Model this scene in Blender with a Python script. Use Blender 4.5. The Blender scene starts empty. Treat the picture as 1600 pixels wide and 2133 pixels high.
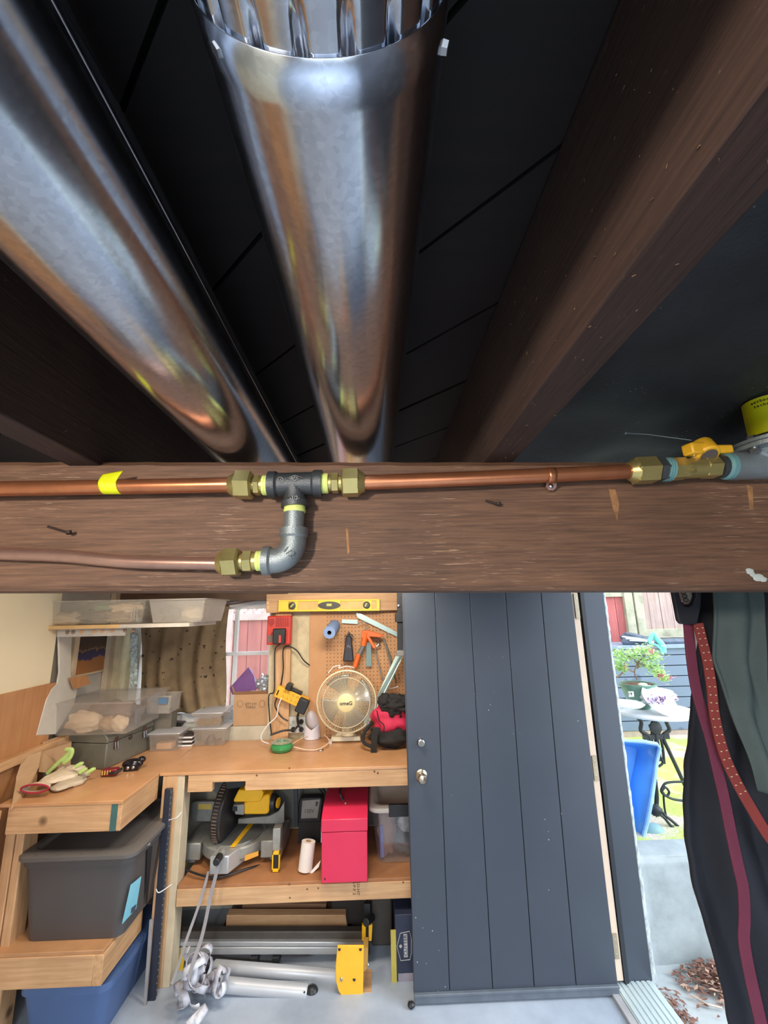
import bpy, bmesh, math, random
from mathutils import Vector, Matrix, noise as mnoise
R_ = random.Random(7)
PI = math.pi
C = bpy.context.scene.collection
S = bpy.context.scene

# ------------------------------------------------------------------ camera, light, exposure
EYE = 1.72
FPX = 897.0
_up = Vector((-84.0, 3956.5, -FPX)).normalized()
_fw = Vector((-20.0, -203.5, -FPX)).normalized()
_up = (_up - _fw*(_up.dot(_fw))).normalized()
_rt = _fw.cross(_up)
CAMR = Matrix((_rt, _fw, _up))
cam = bpy.data.cameras.new('camera'); co = bpy.data.objects.new('camera', cam); C.objects.link(co)
cam.sensor_fit = 'HORIZONTAL'; cam.sensor_width = 36; cam.lens = FPX/1600*36; cam.clip_start = 0.005
M4 = CAMR.to_4x4(); M4.translation = Vector((0, 0, EYE)); co.matrix_world = M4
S.camera = co
S.view_settings.view_transform = 'Standard'; S.view_settings.look = 'None'
S.view_settings.gamma = 1; S.view_settings.use_curve_mapping = False
S.view_settings.exposure = 0.0

w = bpy.data.worlds.new('sky'); S.world = w; w.use_nodes = True
bg = w.node_tree.nodes['Background']; bg.inputs[0].default_value = (0.80, 0.90, 1.0, 1); bg.inputs[1].default_value = 3.1

def area(name, loc, target, sx, sy, power, col, spread=180):
    l = bpy.data.lights.new(name, 'AREA'); l.shape = 'RECTANGLE'; l.size = sx; l.size_y = sy; l.energy = power; l.color = col; l.spread = math.radians(spread)
    o = bpy.data.objects.new(name, l); C.objects.link(o); o.location = loc
    o.rotation_euler = (Vector(target)-Vector(loc)).to_track_quat('-Z', 'Y').to_euler(); return o
# work lamp beside the photographer, added downward fill to brighten the floor behind, bulbs over the bench
area('work_lamp', (-0.50, -0.62, 1.90), (0.0, 0.62, 1.82), 0.10, 0.10, 19, (1.0, 0.90, 0.78))
area('rear_floor_fill', (0.1, -1.5, 1.85), (0.1, -0.6, 0), 1.8, 1.0, 75, (0.80, 0.89, 1.0), 120)
area('bench_lamp', (-1.0, 1.65, 2.05), (-1.15, 2.5, 1.0), 0.3, 0.3, 20, (1.0, 0.84, 0.64))
area('shop_lamp', (-0.1, 1.9, 2.05), (-0.1, 2.7, 0.8), 0.5, 0.2, 19, (1.0, 0.90, 0.76))
sun = bpy.data.lights.new('hazy_sun', 'SUN'); sun.energy = 3.0; sun.angle = 0.6; sun.color = (0.86, 0.93, 1.0)
so = bpy.data.objects.new('hazy_sun', sun); C.objects.link(so); so.rotation_euler = Vector((1.0, -0.5, 0.55)).to_track_quat('Z', 'Y').to_euler()

def aY(x, y, Y):
    d = CAMR @ Vector((x-800, 1066.5-y, -FPX)); d = d*(Y/d.y); d.z += EYE; return d
def aZ(x, y, Z):
    d = CAMR @ Vector((x-800, 1066.5-y, -FPX)); d = d*((Z-EYE)/d.z); d.z += EYE; return d
def aX(x, y, X):
    d = CAMR @ Vector((x-800, 1066.5-y, -FPX)); d = d*(X/d.x); d.z += EYE; return d

# ------------------------------------------------------------------ materials
def lin(c):
    def f(v):
        v /= 255.0
        return v/12.92 if v <= 0.04045 else ((v+0.055)/1.055)**2.4
    return (f(c[0]), f(c[1]), f(c[2]), 1)
def newmat(name):
    m = bpy.data.materials.new(name); m.use_nodes = True
    nt = m.node_tree; b = nt.nodes['Principled BSDF']; return m, nt, b
def N(nt, t, **kw):
    n = nt.nodes.new(t)
    for k, v in kw.items(): setattr(n, k, v)
    return n
def coords(nt, scale=(1, 1, 1), rot=(0, 0, 0)):
    tc = N(nt, 'ShaderNodeTexCoord'); mp = N(nt, 'ShaderNodeMapping')
    mp.inputs['Scale'].default_value = scale; mp.inputs['Rotation'].default_value = rot
    nt.links.new(tc.outputs['Object'], mp.inputs['Vector']); return mp.outputs[0]
def noise(nt, vec, scale, detail=4, rough=.6, dist=0):
    n = N(nt, 'ShaderNodeTexNoise'); n.inputs['Scale'].default_value = scale; n.inputs['Detail'].default_value = detail
    n.inputs['Roughness'].default_value = rough; n.inputs['Distortion'].default_value = dist
    nt.links.new(vec, n.inputs['Vector']); return n.outputs['Fac']
def ramp(nt, fac, stops):
    r = N(nt, 'ShaderNodeValToRGB'); e = r.color_ramp.elements
    while len(e) < len(stops): e.new(0.5)
    for i, (p, c) in enumerate(stops):
        e[i].position = p; e[i].color = c if len(c) == 4 else (*c, 1)
    nt.links.new(fac, r.inputs[0]); return r.outputs[0]
def mix(nt, fac, a, b):
    n = N(nt, 'ShaderNodeMix', data_type='RGBA')
    if isinstance(fac, float): n.inputs[0].default_value = fac
    else: nt.links.new(fac, n.inputs[0])
    for i, v in ((6, a), (7, b)):
        if isinstance(v, tuple): n.inputs[i].default_value = v
        else: nt.links.new(v, n.inputs[i])
    return n.outputs[2]
def bump(nt, b, h, strength, dist=.002):
    n = N(nt, 'ShaderNodeBump'); n.inputs['Strength'].default_value = strength; n.inputs['Distance'].default_value = dist
    nt.links.new(h, n.inputs['Height']); nt.links.new(n.outputs[0], b.inputs['Normal'])
W0, K1 = (0, 0, 0, 1), (1, 1, 1, 1)
MC = {}
def mat(name, c, rough=.5, metal=0., var=.12, vs=12, bp=.0, bs=200, sc=(1, 1, 1), c2=None, coat=0, spec=None):
    if name in MC: return MC[name]
    m, nt, b = newmat(name); v = coords(nt, sc)
    c = lin(c); c2 = lin(c2) if c2 else tuple(min(1, x*(1-2*var)) for x in c[:3])+(1,)
    f = noise(nt, v, vs)
    nt.links.new(ramp(nt, f, [(.3, c2), (.65, c)]), b.inputs['Base Color'])
    b.inputs['Roughness'].default_value = rough; b.inputs['Metallic'].default_value = metal
    if coat: b.inputs['Coat Weight'].default_value = coat
    if spec is not None: b.inputs['Specular IOR Level'].default_value = spec
    if bp: bump(nt, b, noise(nt, v, bs, 3), bp)
    MC[name] = m; return m
def wood(name, ca, cb, axis=0, grain=70, rough=.6, bp=.3, specks=None, patch=None, knots=0):
    if name in MC: return MC[name]
    m, nt, b = newmat(name)
    sc = [1, 1, 1]; sc[axis] = .05
    v = coords(nt, tuple(sc)); v1 = coords(nt)
    g = noise(nt, v, grain, 5, .65, .2)
    col = ramp(nt, g, [(.3, lin(cb)), (.62, lin(ca))])
    big = noise(nt, v1, 4, 3)
    col = mix(nt, ramp(nt, big, [(.35, (0, 0, 0, 1)), (.7, (.35, .35, .35, 1))]), col, tuple(x*.55 for x in lin(cb)[:3])+(1,))
    if specks:   # pale scratches that follow the grain, in patches
        sc2 = [1, 1, 1]; sc2[axis] = specks[4] if len(specks) > 4 else .14
        s = noise(nt, coords(nt, tuple(sc2)), specks[1], 3, .7)
        s = ramp(nt, s, [(specks[2], W0), (specks[2]+.07, K1)])
        pm = ramp(nt, noise(nt, v1, specks[3], 3), [(.45, W0), (.62, K1)])
        mul = N(nt, 'ShaderNodeMath', operation='MULTIPLY'); nt.links.new(s, mul.inputs[0]); nt.links.new(pm, mul.inputs[1])
        col = mix(nt, mul.outputs[0], col, lin(specks[0]))
    if knots:
        vo = N(nt, 'ShaderNodeTexVoronoi'); vo.inputs['Scale'].default_value = knots; nt.links.new(v1, vo.inputs['Vector'])
        k = ramp(nt, vo.outputs['Distance'], [(.05, K1), (.09, W0)])
        col = mix(nt, k, col, tuple(x*.35 for x in lin(cb)[:3])+(1,))
    nt.links.new(col, b.inputs['Base Color']); b.inputs['Roughness'].default_value = rough
    bump(nt, b, g, bp, .0012); MC[name] = m; return m
def metal(name, c, rough=.25, spangle=.25, bs=60, aniso=0, big=0):
    if name in MC: return MC[name]
    m, nt, b = newmat(name); v = coords(nt, (1, 1, 1))
    c = lin(c); vo = N(nt, 'ShaderNodeTexVoronoi'); vo.inputs['Scale'].default_value = bs; nt.links.new(v, vo.inputs['Vector'])
    sp = N(nt, 'ShaderNodeSeparateColor'); nt.links.new(vo.outputs['Color'], sp.inputs[0])
    nt.links.new(ramp(nt, sp.outputs[0], [(0, tuple(x*(1-spangle) for x in c[:3])+(1,)), (1, c)]), b.inputs['Base Color'])
    b.inputs['Metallic'].default_value = 1
    r = N(nt, 'ShaderNodeMapRange'); r.inputs[3].default_value = rough*.75; r.inputs[4].default_value = rough*1.35
    nt.links.new(noise(nt, v, 9, 4), r.inputs[0]); nt.links.new(r.outputs[0], b.inputs['Roughness'])
    if big: bump(nt, b, noise(nt, coords(nt, (1, .05, 1)), 16, 3, .5), big, .012)
    elif spangle: bump(nt, b, noise(nt, v, bs*4, 2), .08, .0006)
    MC[name] = m; return m
def clear(name, c=(235, 240, 245), alpha=.5, rough=.25, glossy=.12):
    if name in MC: return MC[name]
    m = bpy.data.materials.new(name); m.use_nodes = True; nt = m.node_tree; nt.nodes.clear()
    o = N(nt, 'ShaderNodeOutputMaterial'); t = N(nt, 'ShaderNodeBsdfTransparent'); d = N(nt, 'ShaderNodeBsdfDiffuse')
    tl = N(nt, 'ShaderNodeBsdfTranslucent'); g = N(nt, 'ShaderNodeBsdfGlossy'); g.inputs['Roughness'].default_value = rough
    for x in (d, tl): x.inputs[0].default_value = lin(c)
    m1 = N(nt, 'ShaderNodeMixShader'); m1.inputs[0].default_value = .45; nt.links.new(d.outputs[0], m1.inputs[1]); nt.links.new(tl.outputs[0], m1.inputs[2])
    m2 = N(nt, 'ShaderNodeMixShader'); m2.inputs[0].default_value = alpha; nt.links.new(t.outputs[0], m2.inputs[1]); nt.links.new(m1.outputs[0], m2.inputs[2])
    m3 = N(nt, 'ShaderNodeMixShader'); m3.inputs[0].default_value = glossy; nt.links.new(m2.outputs[0], m3.inputs[1]); nt.links.new(g.outputs[0], m3.inputs[2])
    nt.links.new(m3.outputs[0], o.inputs[0]); MC[name] = m; return m
def flecked(name, c, fc, scale, thr, rough=.55, patch=3, var=.15, vs=8, bp=.1):
    """painted surface with small chips of another colour"""
    if name in MC: return MC[name]
    m, nt, b = newmat(name); v = coords(nt); c = lin(c)
    col = ramp(nt, noise(nt, v, vs), [(.3, tuple(x*(1-2*var) for x in c[:3])+(1,)), (.7, c)])
    vo = N(nt, 'ShaderNodeTexVoronoi'); vo.inputs['Scale'].default_value = scale; nt.links.new(v, vo.inputs['Vector'])
    k = ramp(nt, vo.outputs['Distance'], [(thr, K1), (thr*1.5, W0)])
    pm = ramp(nt, noise(nt, v, patch, 2), [(.57, W0), (.62, K1)])
    mul = N(nt, 'ShaderNodeMath', operation='MULTIPLY'); nt.links.new(k, mul.inputs[0]); nt.links.new(pm, mul.inputs[1])
    nt.links.new(mix(nt, mul.outputs[0], col, lin(fc)), b.inputs['Base Color']); b.inputs['Roughness'].default_value = rough
    if bp: bump(nt, b, noise(nt, v, 150, 3), bp)
    MC[name] = m; return m

# ------------------------------------------------------------------ geometry helpers
OFF = {}
class MB:
    def __init__(s, T=None): s.v = []; s.f = []; s.T = T
    def add(s, vs, fs):
        n = len(s.v)
        s.v += [(s.T @ Vector(v)) if s.T else Vector(v) for v in vs]
        s.f += [tuple(i+n for i in f) for f in fs]; return s
    def hexa(s, p):
        return s.add(p, [(0, 3, 2, 1), (4, 5, 6, 7), (0, 1, 5, 4), (1, 2, 6, 5), (2, 3, 7, 6), (3, 0, 4, 7)])
    def box(s, x0, x1, y0, y1, z0, z1):
        if x0 > x1: x0, x1 = x1, x0
        if y0 > y1: y0, y1 = y1, y0
        if z0 > z1: z0, z1 = z1, z0
        return s.hexa([(x0, y0, z0), (x1, y0, z0), (x1, y1, z0), (x0, y1, z0), (x0, y0, z1), (x1, y0, z1), (x1, y1, z1), (x0, y1, z1)])
    def bar(s, a, b, wx, wy, up=(0, 0, 1)):
        """rectangular bar from a to b, wx across, wy along the up side"""
        a, b = Vector(a), Vector(b); d = (b-a).normalized(); u = Vector(up); x = d.cross(u)
        if x.length < 1e-4: x = d.cross(Vector((0, 1, 0)))
        x.normalize(); u = x.cross(d).normalized(); x *= wx/2; u *= wy/2
        return s.hexa([a-x-u, a+x-u, a+x+u, a-x+u, b-x-u, b+x-u, b+x+u, b-x+u])
    def prism(s, poly, ax, a, b):
        """poly: 2D points in the plane normal to ax ('x': (y,z), 'y': (x,z), 'z': (x,y))"""
        def P(p, t): return {'x': (t, p[0], p[1]), 'y': (p[0], t, p[1]), 'z': (p[0], p[1], t)}[ax]
        n = len(poly); vs = [P(p, a) for p in poly]+[P(p, b) for p in poly]
        fs = [tuple(range(n)), tuple(range(2*n-1, n-1, -1))]+[(i, i+n, (i+1) % n+n, (i+1) % n) for i in range(n)]
        return s.add(vs, fs)
    def poly3(s, pts, off):
        """a closed slab: the 3D outline pts thickened by the vector off"""
        n = len(pts); off = Vector(off); vs = [Vector(p) for p in pts]+[Vector(p)+off for p in pts]
        return s.add(vs, [tuple(range(n)), tuple(range(2*n-1, n-1, -1))]+[(i, i+n, (i+1) % n+n, (i+1) % n) for i in range(n)])
    def cyl(s, a, b, r0, r1=None, n=20, cap=True):
        r1 = r0 if r1 is None else r1; a, b = Vector(a), Vector(b); q = (b-a).to_track_quat('Z', 'Y')
        vs = []
        for c, r in ((a, r0), (b, r1)):
            for i in range(n):
                t = 2*PI*i/n; vs.append(c+q @ Vector((r*math.cos(t), r*math.sin(t), 0)))
        fs = [(i, (i+1) % n, (i+1) % n+n, i+n) for i in range(n)]
        if cap: fs += [tuple(range(n-1, -1, -1)), tuple(range(n, 2*n))]
        return s.add(vs, fs)
    def lathe(s, prof, a, d, n=24, close=False):
        """prof: (r, h) along direction d from a"""
        a = Vector(a); q = Vector(d).to_track_quat('Z', 'Y'); vs = []; m = len(prof)
        for r, h in prof:
            for i in range(n):
                t = 2*PI*i/n; vs.append(a+q @ Vector((r*math.cos(t), r*math.sin(t), h)))
        fs = [(j*n+i, j*n+(i+1) % n, (j+1)*n+(i+1) % n, (j+1)*n+i) for j in range(m-1) for i in range(n)]
        if close: fs += [((m-1)*n+i, (m-1)*n+(i+1) % n, (i+1) % n, i) for i in range(n)]
        else: fs += [tuple(range(n-1, -1, -1)), tuple((m-1)*n+i for i in range(n))]
        return s.add(vs, fs)
    def tube(s, pts, r, n=8, closed=False, flat=None, up=None):
        """round tube, or with flat=(w,t) a ribbon, along pts"""
        pts = [Vector(p) for p in pts]; m = len(pts); vs = []; prev = None
        for k, p in enumerate(pts):
            a = pts[(k-1) % m] if (closed or k > 0) else p; b = pts[(k+1) % m] if (closed or k < m-1) else p
            d = (b-a).normalized()
            if up is not None: x = d.cross(Vector(up))
            elif prev is None: x = d.cross(Vector((0, 0, 1)) if abs(d.z) < .9 else Vector((0, 1, 0)))
            else: x = prev-d*prev.dot(d)
            if x.length < 1e-6: x = Vector((1, 0, 0))
            x.normalize(); prev = x; u = x.cross(d).normalized()
            rr = r[k] if isinstance(r, (list, tuple)) else r
            if flat:
                w, t = flat[0]/2, flat[1]/2
                vs += [p-x*w-u*t, p+x*w-u*t, p+x*w+u*t, p-x*w+u*t]
            else:
                for i in range(n):
                    t = 2*PI*i/n; vs.append(p+x*(rr*math.cos(t))+u*(rr*math.sin(t)))
        if flat: n = 4
        K = m if closed else m-1
        fs = [(k*n+i, k*n+(i+1) % n, ((k+1) % m)*n+(i+1) % n, ((k+1) % m)*n+i) for k in range(K) for i in range(n)]
        if not closed: fs += [tuple(range(n-1, -1, -1)), tuple((m-1)*n+i for i in range(n))]
        return s.add(vs, fs)
    def ball(s, c, r, n=16, m=10, q=None, amp=0, fr=3, seed=0):
        c = Vector(c); r = r if isinstance(r, (tuple, list)) else (r, r, r); vs = []
        for j in range(m+1):
            ph = PI*j/m
            for i in range(n):
                t = 2*PI*i/n; p = Vector((math.sin(ph)*math.cos(t), math.sin(ph)*math.sin(t), math.cos(ph)))
                k = 1+(amp*mnoise.noise(p*fr+Vector((seed*3.7, seed, 0))) if amp else 0)
                p = Vector((p.x*r[0], p.y*r[1], p.z*r[2]))*k
                if q: p = q @ p
                vs.append(c+p)
        fs = [(j*n+i, (j+1)*n+i, (j+1)*n+(i+1) % n, j*n+(i+1) % n) for j in range(m) for i in range(n)]
        return s.add(vs, fs)
    def grid(s, fn, nu, nv, wrap=False):
        vs = [fn(i/nu, j/nv) for j in range(nv+1) for i in range(nu+1)]
        fs = [(j*(nu+1)+i, j*(nu+1)+i+1, (j+1)*(nu+1)+i+1, (j+1)*(nu+1)+i) for j in range(nv) for i in range(nu)]
        return s.add(vs, fs)
    def build(s, name, m, parent=None, label=None, kind=None, bev=0, smooth=True, solid=0, mods=None, angle=35, weld=False):
        me = bpy.data.meshes.new(name)
        if parent is not None: off = OFF[parent.name]
        else:
            xs = [v.x for v in s.v]; ys = [v.y for v in s.v]; zs = [v.z for v in s.v]
            off = Vector(((min(xs)+max(xs))/2, (min(ys)+max(ys))/2, min(zs)))
        me.from_pydata([v-off for v in s.v], [], s.f)
        bm = bmesh.new(); bm.from_mesh(me)
        if weld: bmesh.ops.remove_doubles(bm, verts=bm.verts, dist=1e-5)
        if not solid: bmesh.ops.recalc_face_normals(bm, faces=bm.faces)
        bm.to_mesh(me); bm.free()
        if smooth:
            me.polygons.foreach_set('use_smooth', [True]*len(me.polygons)); me.set_sharp_from_angle(angle=math.radians(angle))
        me.materials.append(m)
        o = bpy.data.objects.new(name, me); C.objects.link(o)
        if parent is not None: o.parent = parent; OFF[o.name] = off
        else: o.location = off; OFF[o.name] = off
        if label: o['label'] = label
        if kind: o['kind'] = kind
        if solid:
            md = o.modifiers.new('solid', 'SOLIDIFY'); md.thickness = solid; md.offset = 0
        if bev:
            md = o.modifiers.new('bevel', 'BEVEL'); md.width = bev; md.segments = 2; md.limit_method = 'ANGLE'; md.angle_limit = math.radians(40)
            md.harden_normals = False
        return o
def thing(name, label, cat, loc, group=None, kind=None):
    o = bpy.data.objects.new(name, None); C.objects.link(o); o.location = loc; o.empty_display_size = .05
    if label: o['label'] = label
    if cat: o['category'] = cat
    if group: o['group'] = group
    if kind: o['kind'] = kind
    OFF[o.name] = Vector(loc); return o
def tag(o, label, cat, group=None, kind=None):
    o['label'] = label; o['category'] = cat
    if group: o['group'] = group
    if kind: o['kind'] = kind
    return o
def text_mesh(body, size, ext, align, bold):
    cu = bpy.data.curves.new('tmp', 'FONT'); cu.body = body; cu.size = size; cu.extrude = ext; cu.align_x = align; cu.align_y = 'CENTER'; cu.offset = bold; cu.resolution_u = 3
    o = bpy.data.objects.new('tmp', cu); C.objects.link(o); bpy.context.view_layer.update()
    me = bpy.data.meshes.new_from_object(o.evaluated_get(bpy.context.evaluated_depsgraph_get()))
    vs = [v.co.copy() for v in me.vertices]; fs = [tuple(p.vertices) for p in me.polygons]
    bpy.data.objects.remove(o); bpy.data.curves.remove(cu); bpy.data.meshes.remove(me); return vs, fs
def text(name, body, loc, size, m, parent, rot=(PI/2, 0, 0), ext=.0006, align='CENTER', T=None, bold=0, mb=None):
    vs, fs = text_mesh(body, size, ext, align, bold)
    M = Matrix.Translation(Vector(loc)) @ Matrix.Rotation(rot[2], 4, 'Z') @ Matrix.Rotation(rot[1], 4, 'Y') @ Matrix.Rotation(rot[0], 4, 'X')
    if T is not None: M = T @ M
    b = mb or MB(); b.add([M @ v for v in vs], fs)
    if mb is None: return b.build(name, m, parent, smooth=False, kind='stuff')
def TR(loc, rz=0, rx=0, ry=0):
    return Matrix.Translation(Vector(loc)) @ Matrix.Rotation(rz, 4, 'Z') @ Matrix.Rotation(ry, 4, 'Y') @ Matrix.Rotation(rx, 4, 'X')
def frame(o, x, y, z=None):
    """matrix with given origin and axes"""
    x = Vector(x).normalized(); y = Vector(y); y = (y-x*y.dot(x)).normalized(); z = x.cross(y)
    m = Matrix((x, y, z)).transposed().to_4x4(); m.translation = Vector(o); return m
def smooth_pts(pts, k=6):
    """Catmull-Rom through pts"""
    P = [Vector(p) for p in pts]; P = [P[0]*2-P[1]]+P+[P[-1]*2-P[-2]]; out = []
    for i in range(1, len(P)-2):
        for j in range(k):
            t = j/k; a, b, c, d = P[i-1:i+3]
            out.append(.5*((2*b)+(c-a)*t+(2*a-5*b+4*c-d)*t*t+(3*b-a-3*c+d)*t**3))
    out.append(P[-2]); return out

# palettes
M_black = mat('black_plastic', (34, 35, 38), .45)
M_dkgrey = mat('dark_grey_plastic', (62, 64, 68), .5)
M_grey = mat('grey_plastic', (120, 122, 125), .5)
M_white = mat('white_plastic', (225, 226, 228), .4, var=.04)
M_yellow = mat('yellow_plastic', (238, 182, 24), .4, var=.05)
M_steel = metal('steel', (190, 192, 195), .28, .06, 30)
M_alu = metal('aluminium', (200, 203, 205), .38, .05, 30)
M_brass = mat('brass', (198, 180, 116), .32, .78, vs=25, var=.10)
M_copper = mat('copper', (206, 132, 92), .28, .8, vs=25, var=.12)
M_rose = mat('rose_copper', (190, 150, 134), .3, .75, vs=20, var=.1)
M_galv = metal('galvanised_sheet', (214, 219, 228), .18, .16, 260, big=.12)
M_iron = mat('black_iron', (84, 87, 90), .42, .6, bp=.35, bs=600)
M_giron = mat('grey_cast_iron', (146, 154, 156), .42, .6, bp=.35, bs=600)
M_teflon = mat('pale_green_thread_tape', (214, 226, 128), .55, var=.06)
M_pine = wood('pine_wood', (214, 172, 128), (188, 142, 100), 0, 60, .6, .15, knots=3.2)
M_pineY = wood('pine_wood_deep', (214, 172, 128), (188, 142, 100), 1, 60, .6, .15, knots=3.2)
M_pineZ = wood('pine_wood_tall', (214, 172, 128), (188, 142, 100), 2, 60, .6, .15, knots=3.2)
M_hard = mat('varnished_hardboard', (204, 154, 112), .27, var=.08, vs=5, c2=(188, 138, 94))
M_ply = wood('plywood_panel', (196, 142, 96), (176, 120, 76), 2, 30, .55, .1)
M_card = mat('cardboard', (182, 146, 110), .8, var=.06)
M_ink = mat('black_ink', (30, 28, 26), .8, var=.02)
# ------------------------------------------------------------------ the room
M_conc = mat('concrete_floor', (170, 180, 194), .5, var=.12, vs=3.0, bp=.3, bs=60, c2=(138, 148, 162))
MB().box(-1.78, 1.10, -3.0, 3.1, -.1, 0).build('floor', M_conc, kind='structure', smooth=False)
M_cream = mat('cream_drywall', (232, 216, 182), .8, var=.03, vs=3)
M_plaster = mat('cream_plaster', (206, 192, 158), .85, var=.12, vs=14, bp=.5, bs=30)
M_dull = mat('dull_white_board', (196, 190, 180), .8, var=.06, vs=5)
MB().box(-1.90, -1.78, -3.0, 3.3, -.1, 2.2).build('wall_left', M_dull, kind='structure', smooth=False)
o = MB().box(-1.78, -1.73, -3.0, 2.47, 0, 2.12).build('wall_left_drywall', M_cream, kind='structure', smooth=False)
# plywood wainscot and the framing ledge below it
t = thing('trim_1', None, None, (-1.725, 1.8, 0), kind='structure')
MB().box(-1.73, -1.718, 1.2, 2.50, .30, 1.375).build('plywood_panel', M_ply, t, smooth=False)
MB().box(-1.718, -1.680, 1.2, 2.62, 1.045, 1.085).build('rail', M_pineY, t, bev=.003)
MB().box(-1.718, -1.690, 2.38, 2.42, .3, 1.045).build('stud', M_pineZ, t, bev=.003)
MB().box(-1.718, -1.640, 1.2, 2.16, .86, .90).build('rail', M_pineY, t, bev=.003)
# back wall: foundation, plaster above, opening for the window
bw = thing('wall_back', None, None, (-.3, 3.1, 0), kind='structure')
MB().box(-1.90, -.60, 3.05, 3.30, -.1, 1.0).build('foundation', mat('pale_concrete', (190, 184, 166), .85, var=.1, vs=9, bp=.4, bs=50), bw, smooth=False)
MB().box(-.60, 1.25, 3.062, 3.30, -.1, 2.2).build('plaster', M_plaster, bw, smooth=False)
MB().box(-1.90, -.60, 3.05, 3.30, 1.80, 2.2).build('header', wood('old_brown_timber', (112, 84, 64), (70, 50, 38), 0, 60), bw, smooth=False)
MB().box(-1.90, -1.70, 3.05, 3.30, 1.0, 1.8).build('plaster', M_plaster, bw, smooth=False)
MB().box(-.712, -.60, 3.062, 3.30, 1.0, 1.8).build('plaster', M_plaster, bw, smooth=False)
# window 1
wn = thing('window_1', None, None, (-1.2, 3.22, 1.0), kind='structure')
M_wframe = mat('white_window_paint', (222, 226, 232), .5, var=.05)
mb = MB(); mb.box(-1.70, -.712, 3.19, 3.26, 1.0, 1.06).box(-1.70, -.712, 3.19, 3.26, 1.745, 1.80).box(-1.70, -1.64, 3.19, 3.26, 1.06, 1.745).box(-.752, -.712, 3.19, 3.26, 1.06, 1.745)
mb.build('window_frame', M_wframe, wn, bev=.004)
pz = aY(520, 1361, 3.22).z; px = aY(490, 1361, 3.22).x
MB().box(-1.64, -.752, 3.205, 3.245, pz-.012, pz+.012).build('glazing_bar', M_wframe, wn, bev=.003)
for x in (px-.30, px):
    MB().box(x-.012, x+.012, 3.206, 3.244, 1.06, 1.745).build('glazing_bar', M_wframe, wn, bev=.003)
M_glass = clear('window_glass', (240, 245, 255), .06, .03, .06)
xs = [-1.64, px-.30, px, -.752]
for i in range(3):
    for z0, z1 in ((1.06, pz), (pz, 1.745)):
        MB().box(xs[i]+.006, xs[i+1]-.006, 3.223, 3.226, z0, z1).build('pane', M_glass, wn, smooth=False)
# right wall with the doorway (Y 1.42..2.36)
M_rwall = mat('dark_painted_wall', (70, 72, 78), .8)
wr = thing('wall_right', None, None, (1.1, 0, 0), kind='structure')
MB().box(1.10, 1.25, -3.0, 1.42, -.1, 2.2).build('wall_section', M_rwall, wr, smooth=False)
MB().box(1.10, 1.25, 2.50, 3.30, -.1, 2.2).build('wall_section', M_rwall, wr, smooth=False)
MB().box(1.10, 1.25, 1.42, 2.50, 2.0, 2.2).build('wall_section', M_rwall, wr, smooth=False)
# rear wall with a wide daylight opening behind the photographer
wb = thing('wall_rear', None, None, (0, -3, 0), kind='structure')
for b in ((-1.9, -.9, -.1, 2.2), (1.1, 1.25, -.1, 2.2), (-.9, 1.1, 2.02, 2.2)):
    MB().box(b[0], b[1], -3.1, -3.0, b[2], b[3]).build('wall_section', M_rwall, wb, smooth=False)
# ceiling: diagonal subfloor boards over joists
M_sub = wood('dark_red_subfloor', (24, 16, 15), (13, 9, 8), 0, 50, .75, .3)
ce = thing('ceiling', None, None, (0, 0, 2.12), kind='structure')
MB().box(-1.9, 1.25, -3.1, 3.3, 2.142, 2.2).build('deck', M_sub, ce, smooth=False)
def clip(poly, x0, x1, y0, y1):
    for ax, lim, sg in ((0, x0, 1), (0, x1, -1), (1, y0, 1), (1, y1, -1)):
        out = []
        for i in range(len(poly)):
            a, b = poly[i], poly[(i+1) % len(poly)]; da, db = (a[ax]-lim)*sg, (b[ax]-lim)*sg
            if da >= 0: out.append(a)
            if da*db < 0:
                t_ = da/(da-db); out.append((a[0]+(b[0]-a[0])*t_, a[1]+(b[1]-a[1])*t_))
        poly = out
        if not poly: return []
    return poly
d = Vector((.70, -.714)); nrm = Vector((.714, .70))
for k in range(-12, 40):
    c0 = nrm*(.62+.142*(k-2)-.0); a = [c0+d*9, c0-d*9, c0-d*9+nrm*.137, c0+d*9+nrm*.137]
    pl = clip([(p.x, p.y) for p in a], -1.78, 1.10, -3.0, 3.05)
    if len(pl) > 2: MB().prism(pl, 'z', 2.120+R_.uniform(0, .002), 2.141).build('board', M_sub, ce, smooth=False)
M_joist = wood('brown_joist_timber', (72, 49, 39), (50, 34, 27), 1, 220, .8, 1.0, specks=((138, 110, 84), 170, .66, 9, .35))
for x0, lab in ((.172, 'rough brown joist right of the steel ducts'), (-.452, 'dim brown joist at the left of the ducts'), (.86, None), (-1.07, None), (-1.60, None)):
    o = MB().box(x0, x0+.046, -3.0, 3.05, 1.938, 2.119).build('ceiling_joist', M_joist, bev=.002)
    tag(o, lab or {.86: 'ceiling joist above the dark hanging jacket', -1.07: 'ceiling joist left of the ducts over the bench corner', -1.60: 'outermost ceiling joist beside the cream wall'}[x0], 'joist')
r = random.Random(31); mb = MB(); j0_ = bpy.data.objects['ceiling_joist']
for _ in range(90):
    y = r.uniform(.10, .66); L = r.uniform(.002, .006)*(y+.2); a = r.uniform(-1.2, 1.2)
    if r.random() < .75:
        z = r.uniform(1.945, 2.08); c = Vector((.1712, y, z)); d_ = Vector((0, math.cos(a), math.sin(a)))*L/2
    else:
        c = Vector((r.uniform(.175, .215), y, 1.9372)); d_ = Vector((math.sin(a), math.cos(a), 0))*L/2
    mb.tube([c-d_, c+d_], .00018+.00022*r.random(), 5)
mb.build('splinters', mat('pale_splinter', (118, 90, 66), .8), j0_, kind='stuff')
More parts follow.
